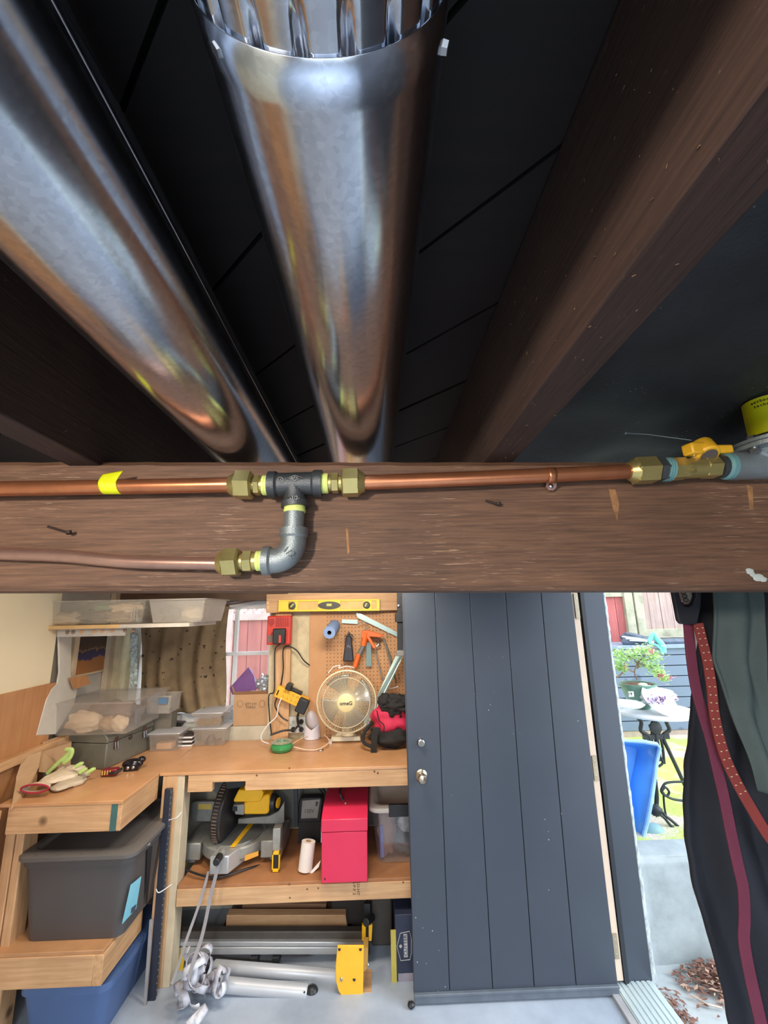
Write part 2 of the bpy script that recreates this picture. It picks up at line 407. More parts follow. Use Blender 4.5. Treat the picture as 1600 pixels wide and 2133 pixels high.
# beam
M_beam = wood('stained_brown_beam', (120, 86, 64), (82, 57, 42), 0, 260, .65, 1.0, specks=((164, 132, 106), 420, .59, 7, .045))
def beam_z(x, top): return (1.9425-.0135*x) if top else (1.7465-.0185*x)
def bfn(y, z, n=90):
    return None
mb = MB(); n = 110; ring = []
for i in range(n+1):
    x = -1.78+2.88*i/n; w1 = .002*mnoise.noise(Vector((x*25, 0, 0))); zt, zb = beam_z(x, 1)+w1, beam_z(x, 0)
    ring.append([(x, .62, zb+.007), (x, .627, zb), (x, .71, zb), (x, .71, zt-.003), (x, .628+w1, zt-.002), (x, .620, zt-.010)])
vs = [p for r in ring for p in r]
fs = [(i*6+j, i*6+(j+1) % 6, (i+1)*6+(j+1) % 6, (i+1)*6+j) for i in range(n) for j in range(6)]+[tuple(range(6)), tuple(range(n*6+5, n*6-1, -1))]
beam = mb.add(vs, fs).build('support_beam', M_beam, angle=30)
tag(beam, 'big dark brown timber beam carrying the copper gas pipes', 'beam')
nl = MB()
for x, y, x2, y2 in ((100, 1097, 143, 1110), (1012, 1043, 1038, 1050)):
    nl.cyl(aY(x, y, .619), aY(x2, y2, .610), .0018, n=8)
    nl.cyl(aY(x2, y2-4, .610), aY(x2+1, y2+2, .610), .0038, n=8)
nl.build('bent_nails', mat('rusty_nail', (52, 36, 30), .7), beam, label='dark bent nails', kind=None)
# specks of white paint on the beam face
wp = MB()
for (x, y, r) in ((1562, 1190, 9), (1568, 1197, 7), (1580, 1203, 12), (1590, 1206, 9)):
    c = aY(x, y, .6195); wp.ball(c, (r*.0007, .0008, r*.00045), 10, 6, amp=.4, seed=x)
wp.build('paint_blob', mat('chalky_white_paint', (190, 196, 190), .8), beam)

dm = MB()
for pts in (((1268, 1018), (1282, 1020), (1290, 1050), (1286, 1085), (1277, 1060)), ((720, 1100), (725, 1102), (728, 1150), (724, 1155)), ((1556, 1010), (1568, 1014), (1570, 1062), (1562, 1060))):
    dm.poly3([aY(x, y, .6198) for x, y in pts], (0, .0006, 0))
dm.build('bare_wood_scrape', mat('bare_scraped_wood', (164, 118, 76), .8, var=.25, vs=60), beam, smooth=False)
# ------------------------------------------------------------------ ducts
def duct_shell(x, z, r, y0, y1, n=64, seed=0):
    def fn(u, v):
        a = 2*PI*u; y = y0+(y1-y0)*v
        rr = r+.0009*mnoise.noise(Vector((math.cos(a)*1.2, math.sin(a)*1.2+seed, y*5)))
        return (x+rr*math.cos(a), y, z+rr*math.sin(a))
    return fn
DX, DZ, DR = -.021, EYE+.303, .0635
d1 = thing('round_duct', 'shiny galvanised round duct at top centre with a crimped joint', 'duct', (DX, 0, DZ-DR))
dfs = MB().grid(duct_shell(DX, DZ, DR, .143, 1.5), 64, 60).build('far_section', M_galv, d1, solid=.0008)
def crimp(u, v):
    a = 2*PI*u; y = -.7+.86*v
    k = max(0, min(1, (y-.124)/.006)); w = max(0, math.sin(a*18+.7))**3
    if .143 < y: k = 1
    rr = DR-.0012-k*(.0006+.0050*w)+.0006*mnoise.noise(Vector((math.cos(a), math.sin(a), y*5)))
    return (DX+rr*math.cos(a), y, DZ+rr*math.sin(a))
MB().grid(crimp, 360, 130).build('crimped_section', M_galv, d1, solid=.0006, angle=80)
for px, py in ((462, 97), (917, 97)):
    dr = (CAMR @ Vector((px-800, 1066.5-py, -FPX)))
    s_ = 1.0
    # hit the duct side
    best = None
    for k in range(2000):
        t_ = k*.0000025*4
        p = Vector((0, 0, EYE))+dr*t_
        if (p.x-DX)**2+(p.z-DZ)**2 < (DR+.0006)**2: best = p; break
    if best is None: best = Vector((DX+(.055 if px > 700 else -.055), .155, DZ-.03))
    nn = Vector((best.x-DX, 0, best.z-DZ)).normalized()
    MB().cyl(best-nn*.001, best+nn*.0008, .0055, n=20).cyl(best+nn*.0008, best+nn*.0042, .0036, .0033, n=6).build('screw', M_steel, dfs, angle=30)
D2X, D2Z = -.218, EYE+.295
d2 = thing('round_duct', 'shiny galvanised round duct slanting in from the upper left', 'duct', (D2X, 0, D2Z-DR))
MB().grid(duct_shell(D2X, D2Z, DR, -.75, 1.5, seed=5), 64, 60).build('duct_section', M_galv, d2, solid=.0008)
mb = MB(); mb.box(D2X+.0, D2X+.012, -.75, 1.5, D2Z+DR-.001, D2Z+DR+.0025); mb.build('seam', M_galv, d2)
# black plastic sheet under the subfloor, right of the joist
def sheet(u, v):
    x = .222+.636*u; y = .02+1.5*v
    return (x, y, 2.085-.06*math.sin(PI*u)*(.6+.4*v)-.05*v+.010*mnoise.noise(Vector((x*9, y*6, 1)))+.006*math.sin(y*40+x*12)*u)
M_sheet = flecked('black_sheet_with_dust', (44, 46, 48), (150, 165, 165), 150, .10, .6, 9, .3, 10, .4)
tag(MB().grid(sheet, 60, 60).build('plastic_sheet', M_sheet, solid=.0006), 'dusty black plastic sheet under the floor right of the joist', 'sheet')
tag(MB().tube([aY(1303, 902, .56), aY(1350, 905, .56), aY(1440, 917, .56)], .0007, 6).ball(aY(1303, 902, .56), .0022, 8, 6).build('wire_strand', mat('grey_wire', (110, 118, 118), .5)), 'thin grey wire strand in front of the black sheet', 'wire')

# ------------------------------------------------------------------ gas piping along the beam
YP = .594
def pp(x, y, Y=YP): return aY(x, y, Y)
def hexnut(mb, a, b, r, ch=.0025):
    a, b = Vector(a), Vector(b); L = (b-a).length; d = (b-a).normalized()
    for (p, q, r0, r1) in ((a, a+d*ch, r*.84, r), (a+d*ch, b-d*ch, r, r), (b-d*ch, b, r, r*.84)): mb.cyl(p, q, r0, r1, n=6, cap=True)
    return mb
def pipe(label, pts, r, m):
    o = MB().tube(smooth_pts(pts, 8), r, 24).build('copper_pipe', m); return tag(o, label, 'pipe')
P1 = pipe('straight copper gas pipe with yellow tape, left of the black tee', [pp(-190, 1020), pp(100, 1016.5), pp(480, 1010)], .0107, M_copper)
def tapefn(u, v):
    # loop of tape round the pipe with a free flag
    c = pp(218+34*v-6*(1-u)*v, 1014); a = -2.6+3.6*u
    if u < .82: return (c.x, c.y-.0112*math.cos(a), c.z-.0112*math.sin(a)) if False else (c.x, c.y+.0113*math.cos(a+PI), c.z+.0113*math.sin(a+PI)*-1)
    k = (u-.82)/.18; a = -2.6+3.6*.82
    return (c.x+.004*k, c.y+.0113*math.cos(a+PI)-.002*k, c.z-.0113*math.sin(a+PI)+.008*k)
MB().grid(lambda u, v: (lambda c, a, k: Vector((c.x+k*.5, c.y-math.cos(a)*(.0114+k*.2), c.z+math.sin(a)*(.0114+k))))(pp(215+37*v+8*(.5-u), 1013.5), -1.5+2.75*u, .012*max(0, u-.72)/.28*(.55+.45*v)), 24, 8).build('tape_flag', mat('yellow_tape', (214, 218, 20), .5, var=.05), P1, solid=.0004)
P2 = pipe('straight copper gas pipe running from the tee to the brass valve', [pp(758, 1005), pp(1000, 996), pp(1312, 982)], .0107, M_copper)
P3 = pipe('thinner curved pinkish copper pipe low on the beam, far left', [pp(-190, 1142, .606), pp(0, 1153, .604), pp(130, 1158, .602), pp(270, 1170, .598), pp(458, 1174)], .0088, M_rose)
def flare(label, y, x0, x1, x2, x3, x4, y4, rn, rh, tr=.0115):
    """nut x0..x1, hex nipple x2..x3, thread tape x3..x4"""
    Z = lambda x: y+(y4-y)*(x-x0)/(x4-x0)
    t = thing('flare_fitting', label, 'pipe fitting', pp((x0+x4)/2, y)-Vector((0, 0, rn)))
    mb = MB(); dx = (x1-x0)
    mb.cyl(pp(x0, Z(x0)), pp(x0+dx*.3, Z(x0)), rn*.62, rn*.9, n=28); hexnut(mb, pp(x0+dx*.22, Z(x0)), pp(x1, Z(x1)), rn)
    mb.build('flare_nut', M_brass, t, angle=25)
    mb = MB(); mb.cyl(pp(x1, Z(x1)), pp(x2, Z(x2)), rh*.72, n=24); s = 1 if x3 > x2 else -1; e = x2+(x3-x2)*.72
    hexnut(mb, pp(x2, Z(x2)), pp(e, Z(e)), rh, .0012); mb.cyl(pp(e, Z(e)), pp(x3, Z(x3)), rh*.78, n=24)
    mb.build('hex_nipple', M_brass, t, angle=25)
    mb = MB()
    for k in range(5):
        a = x3+(x4-x3)*k/5; b = x3+(x4-x3)*(k+1)/5; mb.cyl(pp(a, Z(a)), pp(b, Z(b)), tr+.0005*(k % 2), tr+.0004, n=24)
    mb.build('thread_tape', M_teflon, t)
flare('brass flare fitting joining the left pipe to the black tee', 1010, 478, 527, 530, 548, 562, 1011, .0212, .0152, .0142)
flare('brass flare fitting on the right side of the black tee', 1005, 760, 712, 706, 684, 668, 1007, .0212, .0152, .0142)
flare('lower brass flare fitting between pinkish pipe and grey elbow', 1172, 454, 500, 507, 535, 550, 1168, .0205, .0155, .0135)
# tee
tee = thing('pipe_tee', 'black iron tee fitting with cast marks in the middle of the pipe', 'pipe fitting', pp(613, 1045))
mb = MB(); mb.cyl(pp(566, 1010), pp(664, 1007), .0168, n=32); mb.cyl(pp(560, 1010), pp(575, 1010), .0195, n=32); mb.cyl(pp(655, 1007), pp(671, 1007), .0195, n=32)
mb.lathe([(.0165, 0), (.0165, .012), (.0150, .022), (.0168, .030), (.0195, .032), (.0195, .040)], pp(613, 1000), pp(614.5, 1045)-pp(613, 1000), 32)
mb.cyl(pp(575, 1010), pp(580, 1010), .0195, .0168, n=32).cyl(pp(655, 1007), pp(650, 1007), .0195, .0168, n=32)
mb.build('tee_body', M_iron, tee, angle=30)
M_cast = mat('cast_relief', (120, 122, 122), .45, .8)
dd = MB(); pts = [pp(598, 995, .5755), pp(614, 990, .5755), pp(630, 995, .5755), pp(614, 1001, .5755)]
dd.tube(pts, .0007, 6, closed=True)
for (x, y, r) in ((584, 1000, 6),): dd.tube([pp(x+r*math.cos(a), y+r*math.sin(a), .5765) for a in [2*PI*k/16 for k in range(16)]], .0006, 6, closed=True)
dd.build('cast_marks', M_cast, tee)
text('cast_lettering', 'AFX', pp(614, 996, .5760), .006, M_cast, tee)
text('cast_lettering', 'UL', pp(584, 1000.5, .5765), .005, M_cast, tee)
text('cast_lettering', '-1/2-', pp(614, 1037, .5735), .007, M_cast, tee)
ni = thing('pipe_nipple', 'short grey pipe nipple hanging down from the black tee', 'pipe fitting', pp(614, 1108))
MB().cyl(pp(614, 1060), pp(612, 1106), .0140, n=28).build('nipple_body', M_giron, ni)
mb = MB()
for k in range(4): mb.cyl(pp(614, 1046+5.5*k), pp(614, 1051.5+5.5*k), .0150+.0006*(k % 2), .0148, n=28)
mb.build('thread_tape', M_teflon, ni)
el = thing('pipe_elbow', 'grey cast iron elbow at the bottom of the pipe drop', 'pipe fitting', pp(600, 1198))
c0, c1 = pp(612, 1103), pp(552, 1168)
mb = MB(); pts = [pp(612, 1112), pp(612, 1122)]+[pp(570+42*math.cos(a), 1126+42*math.sin(a)) for a in [PI/2*k/10 for k in range(11)]]+[pp(562, 1168)]
mb.tube(pts, .0172, 28)
mb.cyl(pp(612, 1101), pp(612, 1116), .0195, n=30).cyl(pp(612, 1116), pp(612, 1121), .0195, .0172, n=30)
mb.cyl(pp(549, 1168), pp(562, 1168), .0198, n=30).cyl(pp(562, 1168), pp(567, 1168), .0198, .0172, n=30)
mb.build('elbow_body', M_giron, el, angle=40)
text('cast_lettering', '1/2', pp(601, 1150, .5760), .013, mat('dark_cast_relief', (70, 76, 78), .5, .7), el, rot=(PI/2, .7, 0))
# clamp
cl = thing('pipe_clamp', 'small pipe strap screwed to the beam at right', 'clamp', pp(1148, 1020))
def clf(u, v):
    c = pp(1138+16*v, 991); a = -1.4+3.1*u
    return Vector((c.x, c.y-math.cos(a)*.0118, c.z+math.sin(a)*.0118))
MB().grid(clf, 20, 3).build('strap', M_copper, cl, solid=.0009)
MB().poly3([pp(1138, 1003, .608), pp(1158, 1003, .608), pp(1159, 1014, .610), pp(1153, 1022, .612), pp(1142, 1022, .612), pp(1136, 1014, .610)], (0, -.0018, 0)).build('tab', M_rose, cl)
MB().ball(pp(1148, 1012, .606), (.0036, .002, .0036), 12, 8).build('screw', M_steel, cl)
# flare nut + ball valve on the right
fl = thing('flare_fitting', 'brass flare nut left of the yellow handled valve', 'pipe fitting', pp(1335, 1006))
mb = MB(); mb.cyl(pp(1308, 982), pp(1322, 981), .0125, .0185, n=24); hexnut(mb, pp(1318, 981), pp(1366, 979), .0205); mb.build('flare_nut', M_brass, fl, angle=25)
mb = MB(); hexnut(mb, pp(1366, 979), pp(1384, 978), .0185, .001); mb.build('hex_nipple', M_iron, fl, angle=25)
M_teal = mat('blue_green_sealant', (104, 150, 152), .6, var=.15)
mb = MB()
for k in range(3): mb.cyl(pp(1381+k*5, 978), pp(1385+k*5, 978), .0178, n=24)
mb.build('sealant_ring', M_teal, fl)
va = thing('ball_valve', 'brass gas ball valve with a yellow lever handle', 'valve', pp(1440, 1000))
mb = MB(); hexnut(mb, pp(1392, 978), pp(1428, 976), .0172, .002); mb.cyl(pp(1425, 976), pp(1475, 974), .0150, n=28); hexnut(mb, pp(1462, 974), pp(1494, 973), .0172, .002)
mb.cyl(pp(1448, 965), pp(1448, 948), .009, n=20)
mb.build('valve_body', M_brass, va, angle=25)
M_yel2 = mat('amber_handle_paint', (226, 170, 40), .4, var=.06)
def hp(x, y, dy=0): return aY(x, y, YP-.001+dy)
zc = aY(1465, 944, YP).z
# lever: hub and two wings lying nearly level (seen from below)
hc = aY(1466, 938, YP-.005)
mb = MB(); mb.cyl(hc+Vector((0, -.0075, -.011)), hc+Vector((0, .006, .010)), .0165, n=28)
def wing(p, q, w, h):
    a = hc+Vector(p); b = hc+Vector(q); mb.bar(a, b, w, h)
wing((-.006, -.004, 0), (-.033, -.010, -.002), .018, .017); wing((.004, .002, 0), (.042, .004, .001), .017, .013)
mb.build('lever_handle', M_yel2, va, bev=.0025); lvh = bpy.data.objects['lever_handle']
MB().cyl(hc+Vector((0, -.0082, -.0122)), hc+Vector((0, -.0070, -.0103)), .0115, n=24).build('handle_nut', mat('brown_grey_nut', (110, 100, 96), .5, .4), lvh)
text('cast_lettering', '5G', pp(1445, 979, .5788), .009, M_brass, va)
# regulator
rg = thing('gas_regulator', 'grey gas regulator with a yellow label at the right edge', 'regulator', pp(1580, 1000))
mb = MB(); mb.cyl(pp(1494, 973), pp(1508, 972), .0168, n=24); mb.build('coupling', M_iron, rg)
mb = MB(); mb.lathe([(.0165, 0), (.0195, .004), (.0195, .014), (.017, .016)], pp(1505, 972), (1, 0, 0), 28); mb.build('sealant_ring', M_teal, rg)
mb = MB(); mb.cyl(pp(1520, 971), pp(1700, 968), .0205, n=32); mb.lathe([(.022, 0), (.03, .012), (.035, .02), (.05, .024)], aY(1600, 968, YP), (0, 0, 1), 32)
rc = aY(1624, 940, YP-.004); mb.lathe([(.030, -.035), (.036, -.015), (.048, -.002), (.064, .0), (.064, .006)], rc, (0, 0, 1), 40)
mb.build('regulator_body', M_giron, rg, angle=30)
mb = MB(); mb.lathe([(.062, .0065), (.064, .0075), (.064, .012), (.04, .020)], rc, (0, 0, 1), 40); mb.build('flange', M_giron, rg, angle=30)
for a in (3.45, 4.4, 2.4):
    p = rc+Vector((math.cos(a)*.056, math.sin(a)*.056, 0)); mb = MB(); mb.cyl(p-Vector((0, 0, .006)), p+Vector((0, 0, .016)), .0042, n=16); mb.cyl(p-Vector((0, 0, .008)), p-Vector((0, 0, .003)), .0075, n=6); mb.cyl(p+Vector((0, 0, .012)), p+Vector((0, 0, .017)), .0072, n=6); mb.build('bolt', M_steel, rg, angle=30)
lc = aY(1606, 880, YP+.004); LR = .0300
z0, z1 = aY(1572, 903, YP-.005).z, aY(1572, 832, YP-.005).z
MB().cyl((lc.x, lc.y, rc.z+.018), (lc.x, lc.y, z1+.004), LR-.0008, n=40).cyl((lc.x, lc.y, z1+.004), (lc.x, lc.y, z1+.012), LR-.003, LR-.006, n=40).build('spring_housing', M_black, rg)
MB().cyl((lc.x, lc.y, z0), (lc.x, lc.y, z1), LR, n=48, cap=False).build('label_band', mat('yellow_label', (216, 214, 20), .45, var=.04), rg); lbb = bpy.data.objects['label_band']
def curved_text(body, zz, size, a0):
    x = 0; mb = MB()
    for ch in body:
        a = a0+x/LR
        if ch != ' ':
            p = Vector((lc.x+(LR+.0004)*math.sin(a), lc.y-(LR+.0004)*math.cos(a), zz))
            text('', ch, p, size, M_ink, rg, rot=(PI/2, 0, a), ext=.0002, bold=size*.012, mb=mb)
        x += size*.62
    mb.build('label_lettering', M_ink, lbb, kind='stuff', smooth=False)
curved_text('authorized service', z1-.006, .0062, -1.35); curved_text('technician handle', z1-.013, .0062, -1.25)
curved_text('CSA', z1-.021, .0085, -.60); curved_text('LISTED', z1-.029, .0085, -.66); curved_text('CERT', z1-.042, .0085, -.62)
MB().ball((lc.x+LR*math.sin(-.85), lc.y-LR*math.cos(-.85), z0+.006), .0016, 8, 6).build('label_rivet', M_ink, lbb)
# ------------------------------------------------------------------ door in the right wall, swung in, parallel to the back wall
M_door = flecked('charcoal_door_paint', (60, 66, 77), (170, 178, 186), 30, .055, .42, 3.0, .06, 3, .06)
dr = thing('door_1', None, None, (1.08, 2.35, 0), kind='structure')
tx = [840, 905, 977, 1052, 1126, 1190]; bx_ = [862, 937, 1027, 1114, 1202, 1290]
ty, by = 1225, 2068
def dpt(i, x_top, x_bot): return aY(x_top, ty, 2.35), aY(x_bot, by, 2.35)
zt, zb = 1.865, .046
cols = []
for a, b in zip(tx, bx_):
    p, q = aY(a, ty, 2.35), aY(b, by, 2.35); k = (p.x-q.x)/(p.z-q.z); cols.append((q.x, q.x+k*(zt-q.z)))
for i in range(5):
    g = .0016
    (xb0, xt0), (xb1, xt1) = cols[i], cols[i+1]
    MB().prism([(xb0+g, zb), (xb1-g, zb), (xt1-g, zt), (xt0+g, zt)], 'y', 2.35, 2.385).build('plank', M_door, dr, bev=.002, smooth=False)
MB().box(cols[0][0]+.002, cols[5][0]-.003, 2.362, 2.384, .02, zt).build('core', M_door, dr, smooth=False)
mb = MB(); mb.box(cols[0][0], cols[5][0], 2.336, 2.384, .035, .046); mb.box(cols[0][0]+.002, cols[5][0]-.002, 2.342, 2.380, .008, .035)
mb.build('weather_bar', mat('door_edge_highlight', (96, 104, 114), .4), dr, bev=.002)  # lighter than the planks: colour carries the highlight along the door foot
kp = aY(877, 1546, 2.35); mb = MB(); mb.lathe([(.021, 0), (.021, .004), (.0165, .012), (.0165, .018), (.014, .020)], kp, (0, -1, 0), 28); db = mb.build('deadbolt', M_steel, dr)
MB().cyl(kp+Vector((0, -.0195, -.001)), kp+Vector((0, -.0215, -.001)), .0125, n=24).build('cylinder_face', mat('bronze_key_face', (140, 134, 122), .4, .8), db)
kp = aY(878, 1615, 2.35); mb = MB(); mb.lathe([(.028, 0), (.028, .004), (.022, .010), (.011, .014), (.0105, .026), (.017, .034), (.0235, .042), (.0235, .052), (.018, .060), (.006, .064)], kp, (0, -1, 0), 32)
mb.build('door_knob', metal('worn_nickel', (190, 176, 156), .3, .1, 60), dr)
# unpainted strip, hinges, jamb
M_bare = mat('bare_jamb_wood', (214, 190, 168), .6, var=.05)
xh_t, xh_b = aY(1200, 1232, 2.37), aY(1295, 2060, 2.37)
jb = thing('trim_2', None, None, (1.12, 2.4, 0), kind='structure')
MB().prism([(xh_b.x-.035, .03), (xh_b.x+.022, .03), (xh_t.x+.013, 1.95), (xh_t.x-.03, 1.95)], 'y', 2.388, 2.398).build('bare_strip', M_bare, jb, smooth=False)
M_hinge = mat('painted_brass_hinge', (170, 156, 132), .45, .4)
for y in (1262, 1602, 1975):
    a, b = aY(1190+(y-1232)*.115, y-26, 2.372), aY(1205+(y-1232)*.113, y+26, 2.372)
    xx = (a.x+b.x)/2+.006; mb = MB(); mb.box(xx-.010, xx+.012, 2.380, 2.387, b.z, a.z); h = mb.build('hinge', M_hinge, dr)
    mb = MB()
    for k in range(3): mb.ball((xx, 2.3795, b.z+(a.z-b.z)*(.2+.3*k)), (.0028, .001, .0028), 8, 6)
    mb.build('hinge_screws', M_steel, h)
j0t, j0b, j1t, j1b = aY(1208, 1232, 2.40), aY(1306, 2080, 2.40), aY(1257, 1235, 2.40), aY(1366, 2092, 2.40)
def xat(p, q, z): return q.x+(p.x-q.x)*(z-q.z)/(p.z-q.z)
j0 = [xat(j0t, j0b, z) for z in (0, 2.05)]; j1 = [xat(j1t, j1b, z) for z in (0, 2.05)]
MB().prism([(j0[0]+.012, .0), (j1[0], .0), (j1[1], 2.05), (j0[1]+.012, 2.05)], 'y', 2.40, 2.50).build('jamb', M_door, jb, smooth=False, bev=.002)
MB().prism([(j0[0]-.008, .0), (j0[0]+.012, .0), (j0[1]+.012, 2.05), (j0[1]-.008, 2.05)], 'y', 2.384, 2.41).build('door_stop', mat('dark_door_stop', (34, 37, 44), .5), jb, smooth=False)
MB().box(1.10, 1.26, 1.36, 1.42, 0, 2.05).build('near_jamb', M_door, jb, smooth=False)
# rough stucco edge outside the jamb
M_stuc = mat('rough_grey_stucco', (180, 188, 190), .9, var=.3, vs=30, bp=1, bs=60)
def stuc(u, v):
    z = 2.1*v; x = j1[0]+(j1[1]-j1[0])*v
    n_ = mnoise.noise(Vector((u*4, z*16, 2)))*.012+mnoise.noise(Vector((u*9, z*45, 5)))*.006
    return Vector((x-.004+.046*u+n_*u*1.4+(.035*max(0, .5-z))*u, 2.405+.10*u*u+.02*n_, z-.02))
tr3 = MB().grid(stuc, 6, 150).build('trim_3', M_stuc, kind='structure', solid=.012, angle=80)
# aluminium threshold
th = thing('trim_4', None, None, (1.15, 1.9, 0), kind='structure')
MB().box(1.04, 1.075, 1.42, 2.375, .0, .014).build('sill_strip', mat('worn_grey_sill', (168, 168, 172), .5), th, bev=.003)
mb = MB(); mb.box(1.075, 1.26, 1.42, 2.398, .0, .016)
for k in range(7): mb.box(1.082+.025*k, 1.098+.025*k, 1.42, 2.398, .016, .0195)
mb.build('ribbed_plate', mat('pale_aluminium', (196, 210, 212), .4, .3, var=.04), th)

# ------------------------------------------------------------------ outdoors
GZ = .438
M_lawn = None
m, nt, b = newmat('lawn'); v = coords(nt)
n1 = noise(nt, v, 2.2, 4); n2 = noise(nt, v, 60, 3)
cc = mix(nt, ramp(nt, n2, [(.3, W0), (.7, K1)]), ramp(nt, n1, [(.42, lin((196, 180, 164))), (.50, lin((168, 190, 92)))]), ramp(nt, n1, [(.45, lin((214, 200, 184))), (.53, lin((196, 214, 112)))]))
nt.links.new(cc, b.inputs['Base Color']); b.inputs['Roughness'].default_value = .9; bump(nt, b, n2, .8, .01); M_lawn = m
def lawnf(x0, x1, y0, y1):
    def f(u, v):
        x = x0+(x1-x0)*u; y = y0+(y1-y0)*v
        return (x, y, GZ-.002+.018*mnoise.noise(Vector((x*1.5, y*1.5, 0)))*min(1, v*8))
    return f
lw = thing('lawn', 'mossy patchy lawn beyond the concrete wall', 'lawn', (2.5, 4, GZ), kind='stuff')
mb = MB(); mb.grid(lawnf(1.26, 8, 2.64, 9), 60, 60); mb.grid(lawnf(-5, 1.26, 3.32, 9), 30, 30); mb.build('turf', M_lawn, lw)
M_ret = mat('weathered_concrete', (168, 176, 178), .85, var=.14, vs=7, bp=.5, bs=35)
def retf(u, v):   # front face then top, softly eroded edge
    x = 1.262+2.6*u
    L = [(2.55, -.06), (2.552, .2), (2.556, GZ-.035), (2.57, GZ-.004), (2.70, GZ+.004), (2.72, GZ-.1)]
    k = v*5; i = min(4, int(k)); f = k-i; y = L[i][0]+(L[i+1][0]-L[i][0])*f; z = L[i][1]+(L[i+1][1]-L[i][1])*f
    e = .010*mnoise.noise(Vector((x*7, y*3, z*7)))+.03*max(0, 1-(x-1.262)/.12)*mnoise.noise(Vector((x*20, 3, z*14)))
    return (x, y-e*(1 if v < .55 else .2)-.06*max(0, 1-(x-1.262)/.1)*(1 if v < .6 else 0), z)
rt_ = MB().grid(retf, 120, 60).build('retaining_wall', M_ret, angle=60); tag(rt_, 'weathered grey concrete retaining wall outside the doorway', 'wall', kind='thing')
o = MB().box(3.0, 3.15, 0.6, 2.56, -.1, GZ).build('retaining_wall', M_ret); tag(o, 'far side wall of the sunken entry, out past the doorway', 'wall', kind='thing')
ld = MB().grid(lambda u, v: (1.255+1.75*u, .6+1.96*v, -.03+.004*mnoise.noise(Vector((u*9, v*9, 0)))), 30, 30).build('landing', mat('outdoor_slab', (176, 182, 184), .85, var=.12, vs=5, bp=.4, bs=60)); tag(ld, 'grey concrete landing outside the door threshold', 'paving', kind='structure')
# leaf litter
M_leaf = mat('dry_leaf', (138, 98, 84), .8, var=.3, vs=30); M_leaf2 = mat('pale_leaf', (192, 158, 138), .8, var=.2, vs=30)
def leaves(cnt, cx, cy, sx, sy, m, seed, h=.03):
    r = random.Random(seed); mb = MB()
    for _ in range(cnt):
        x, y = r.gauss(cx, sx), r.gauss(cy, sy)
        if y > 2.53 or x < 1.27: continue
        hh = max(0, 1-((x-cx)/sx/2)**2-((y-cy)/sy/2)**2)*h
        a = r.uniform(0, 6.3); L = r.uniform(.009, .021); W = L*r.uniform(.25, .5); t_ = r.uniform(-.5, .5)
        dx, dy = math.cos(a), math.sin(a); z = -.022+r.uniform(0, hh+.004)
        mb.add([(x-dx*L, y-dy*L, z), (x-dy*W, y+dx*W, z+.004+t_*W), (x+dx*L, y+dy*L, z+L*abs(t_)*.6), (x+dy*W, y-dx*W, z+.002)], [(0, 1, 2), (0, 2, 3)])
    return mb.build('leaf_litter', m, solid=.0006, smooth=False)
tag(leaves(600, 1.60, 2.44, .075, .06, M_leaf, 1, .05), 'heap of dry brown leaves against the concrete wall outside', 'leaves', kind='stuff')
tag(leaves(170, 1.62, 2.42, .09, .07, M_leaf2, 2, .055), 'pale leaves mixed on top of the brown leaf heap', 'leaves', kind='stuff')
tag(leaves(70, 1.30, 2.30, .03, .06, M_leaf, 3, .01), 'few dry leaves along the threshold end outside', 'leaves', kind='stuff')
tag(leaves(45, 1.5, 2.15, .12, .14, M_leaf, 4, .0), 'scattered dry leaves on the grey landing', 'leaves', kind='stuff')
tag(MB().tube([aZ(1440, 2073, -.018), aZ(1475, 2092, -.012), aZ(1505, 2100, -.018)], .004, 6).build('twig', mat('bare_twig', (200, 182, 170), .8)), 'pale bare twig lying on the leaves', 'twig')
# fences
M_fr = wood('red_stained_fence', (206, 116, 110), (172, 92, 92), 2, 30, .8, .3)
M_ft = wood('weathered_tan_fence', (196, 172, 162), (164, 138, 128), 2, 30, .8, .3)
M_fg = mat('mossy_fence_post', (190, 186, 160), .85, var=.2, vs=9)
def fence(label, x0, x1, Y, z0, z1, m, mf, lattice=True, post=1.2, pw=.14):
    t = thing('fence', label, 'fence', ((x0+x1)/2, Y, z0))
    n = int((x1-x0)/pw)
    for i in range(n): MB().box(x0+i*pw+.003, x0+(i+1)*pw-.003, Y+R_.uniform(0, .004), Y+.02, z0, z1-.02).build('plank', m, t, smooth=False)
    MB().box(x0, x1, Y+.021, Y+.028, z0, z1-.02).build('gap_backing', mat('dark_gap_backing', (120, 74, 70), .9), t, smooth=False)  # added board behind the planks, blocks bright background in the gaps
    MB().box(x0, x1, Y-.03, Y+.03, z1-.02, z1+.05).build('rail', mf, t, bev=.004); MB().box(x0, x1, Y-.03, Y+.03, z0, z0+.09).build('rail', mf, t, bev=.004)
    k = 0; x = x0
    while x < x1+.01:
        MB().box(x-.05, x+.05, Y-.05, Y+.05, z0-.3, z1+.5).build('post', mf, t, bev=.005); x += post
    if lattice:
        L = z1+.05; H_ = .40; nn = int((x1-x0)/.09)+5
        for sgn in (1, -1):
            for i in range(-4, nn):
                xa = x0+i*.09; a, b = (xa, L), (xa+H_, L+H_)
                if sgn < 0: a, b = (xa, L+H_), (xa+H_, L)
                if a[0] < x0: f = (x0-a[0])/H_; a = (x0, a[1]+(b[1]-a[1])*f)
                if b[0] > x1: f = (b[0]-x1)/H_; b = (x1, b[1]-(b[1]-a[1])*0-((b[1]-a[1])*f if abs(b[0]-a[0]) > .01 else 0))
                if b[0]-a[0] < .02: continue
                MB().bar((a[0], Y+.006*sgn, a[1]), (b[0], Y+.006*sgn, b[1]), .008, .028, up=(0, 0, 1)).build('lattice_slat', mf, t, smooth=False)
        MB().box(x0, x1, Y-.03, Y+.03, L+H_, L+H_+.05).build('rail', mf, t)
    return t
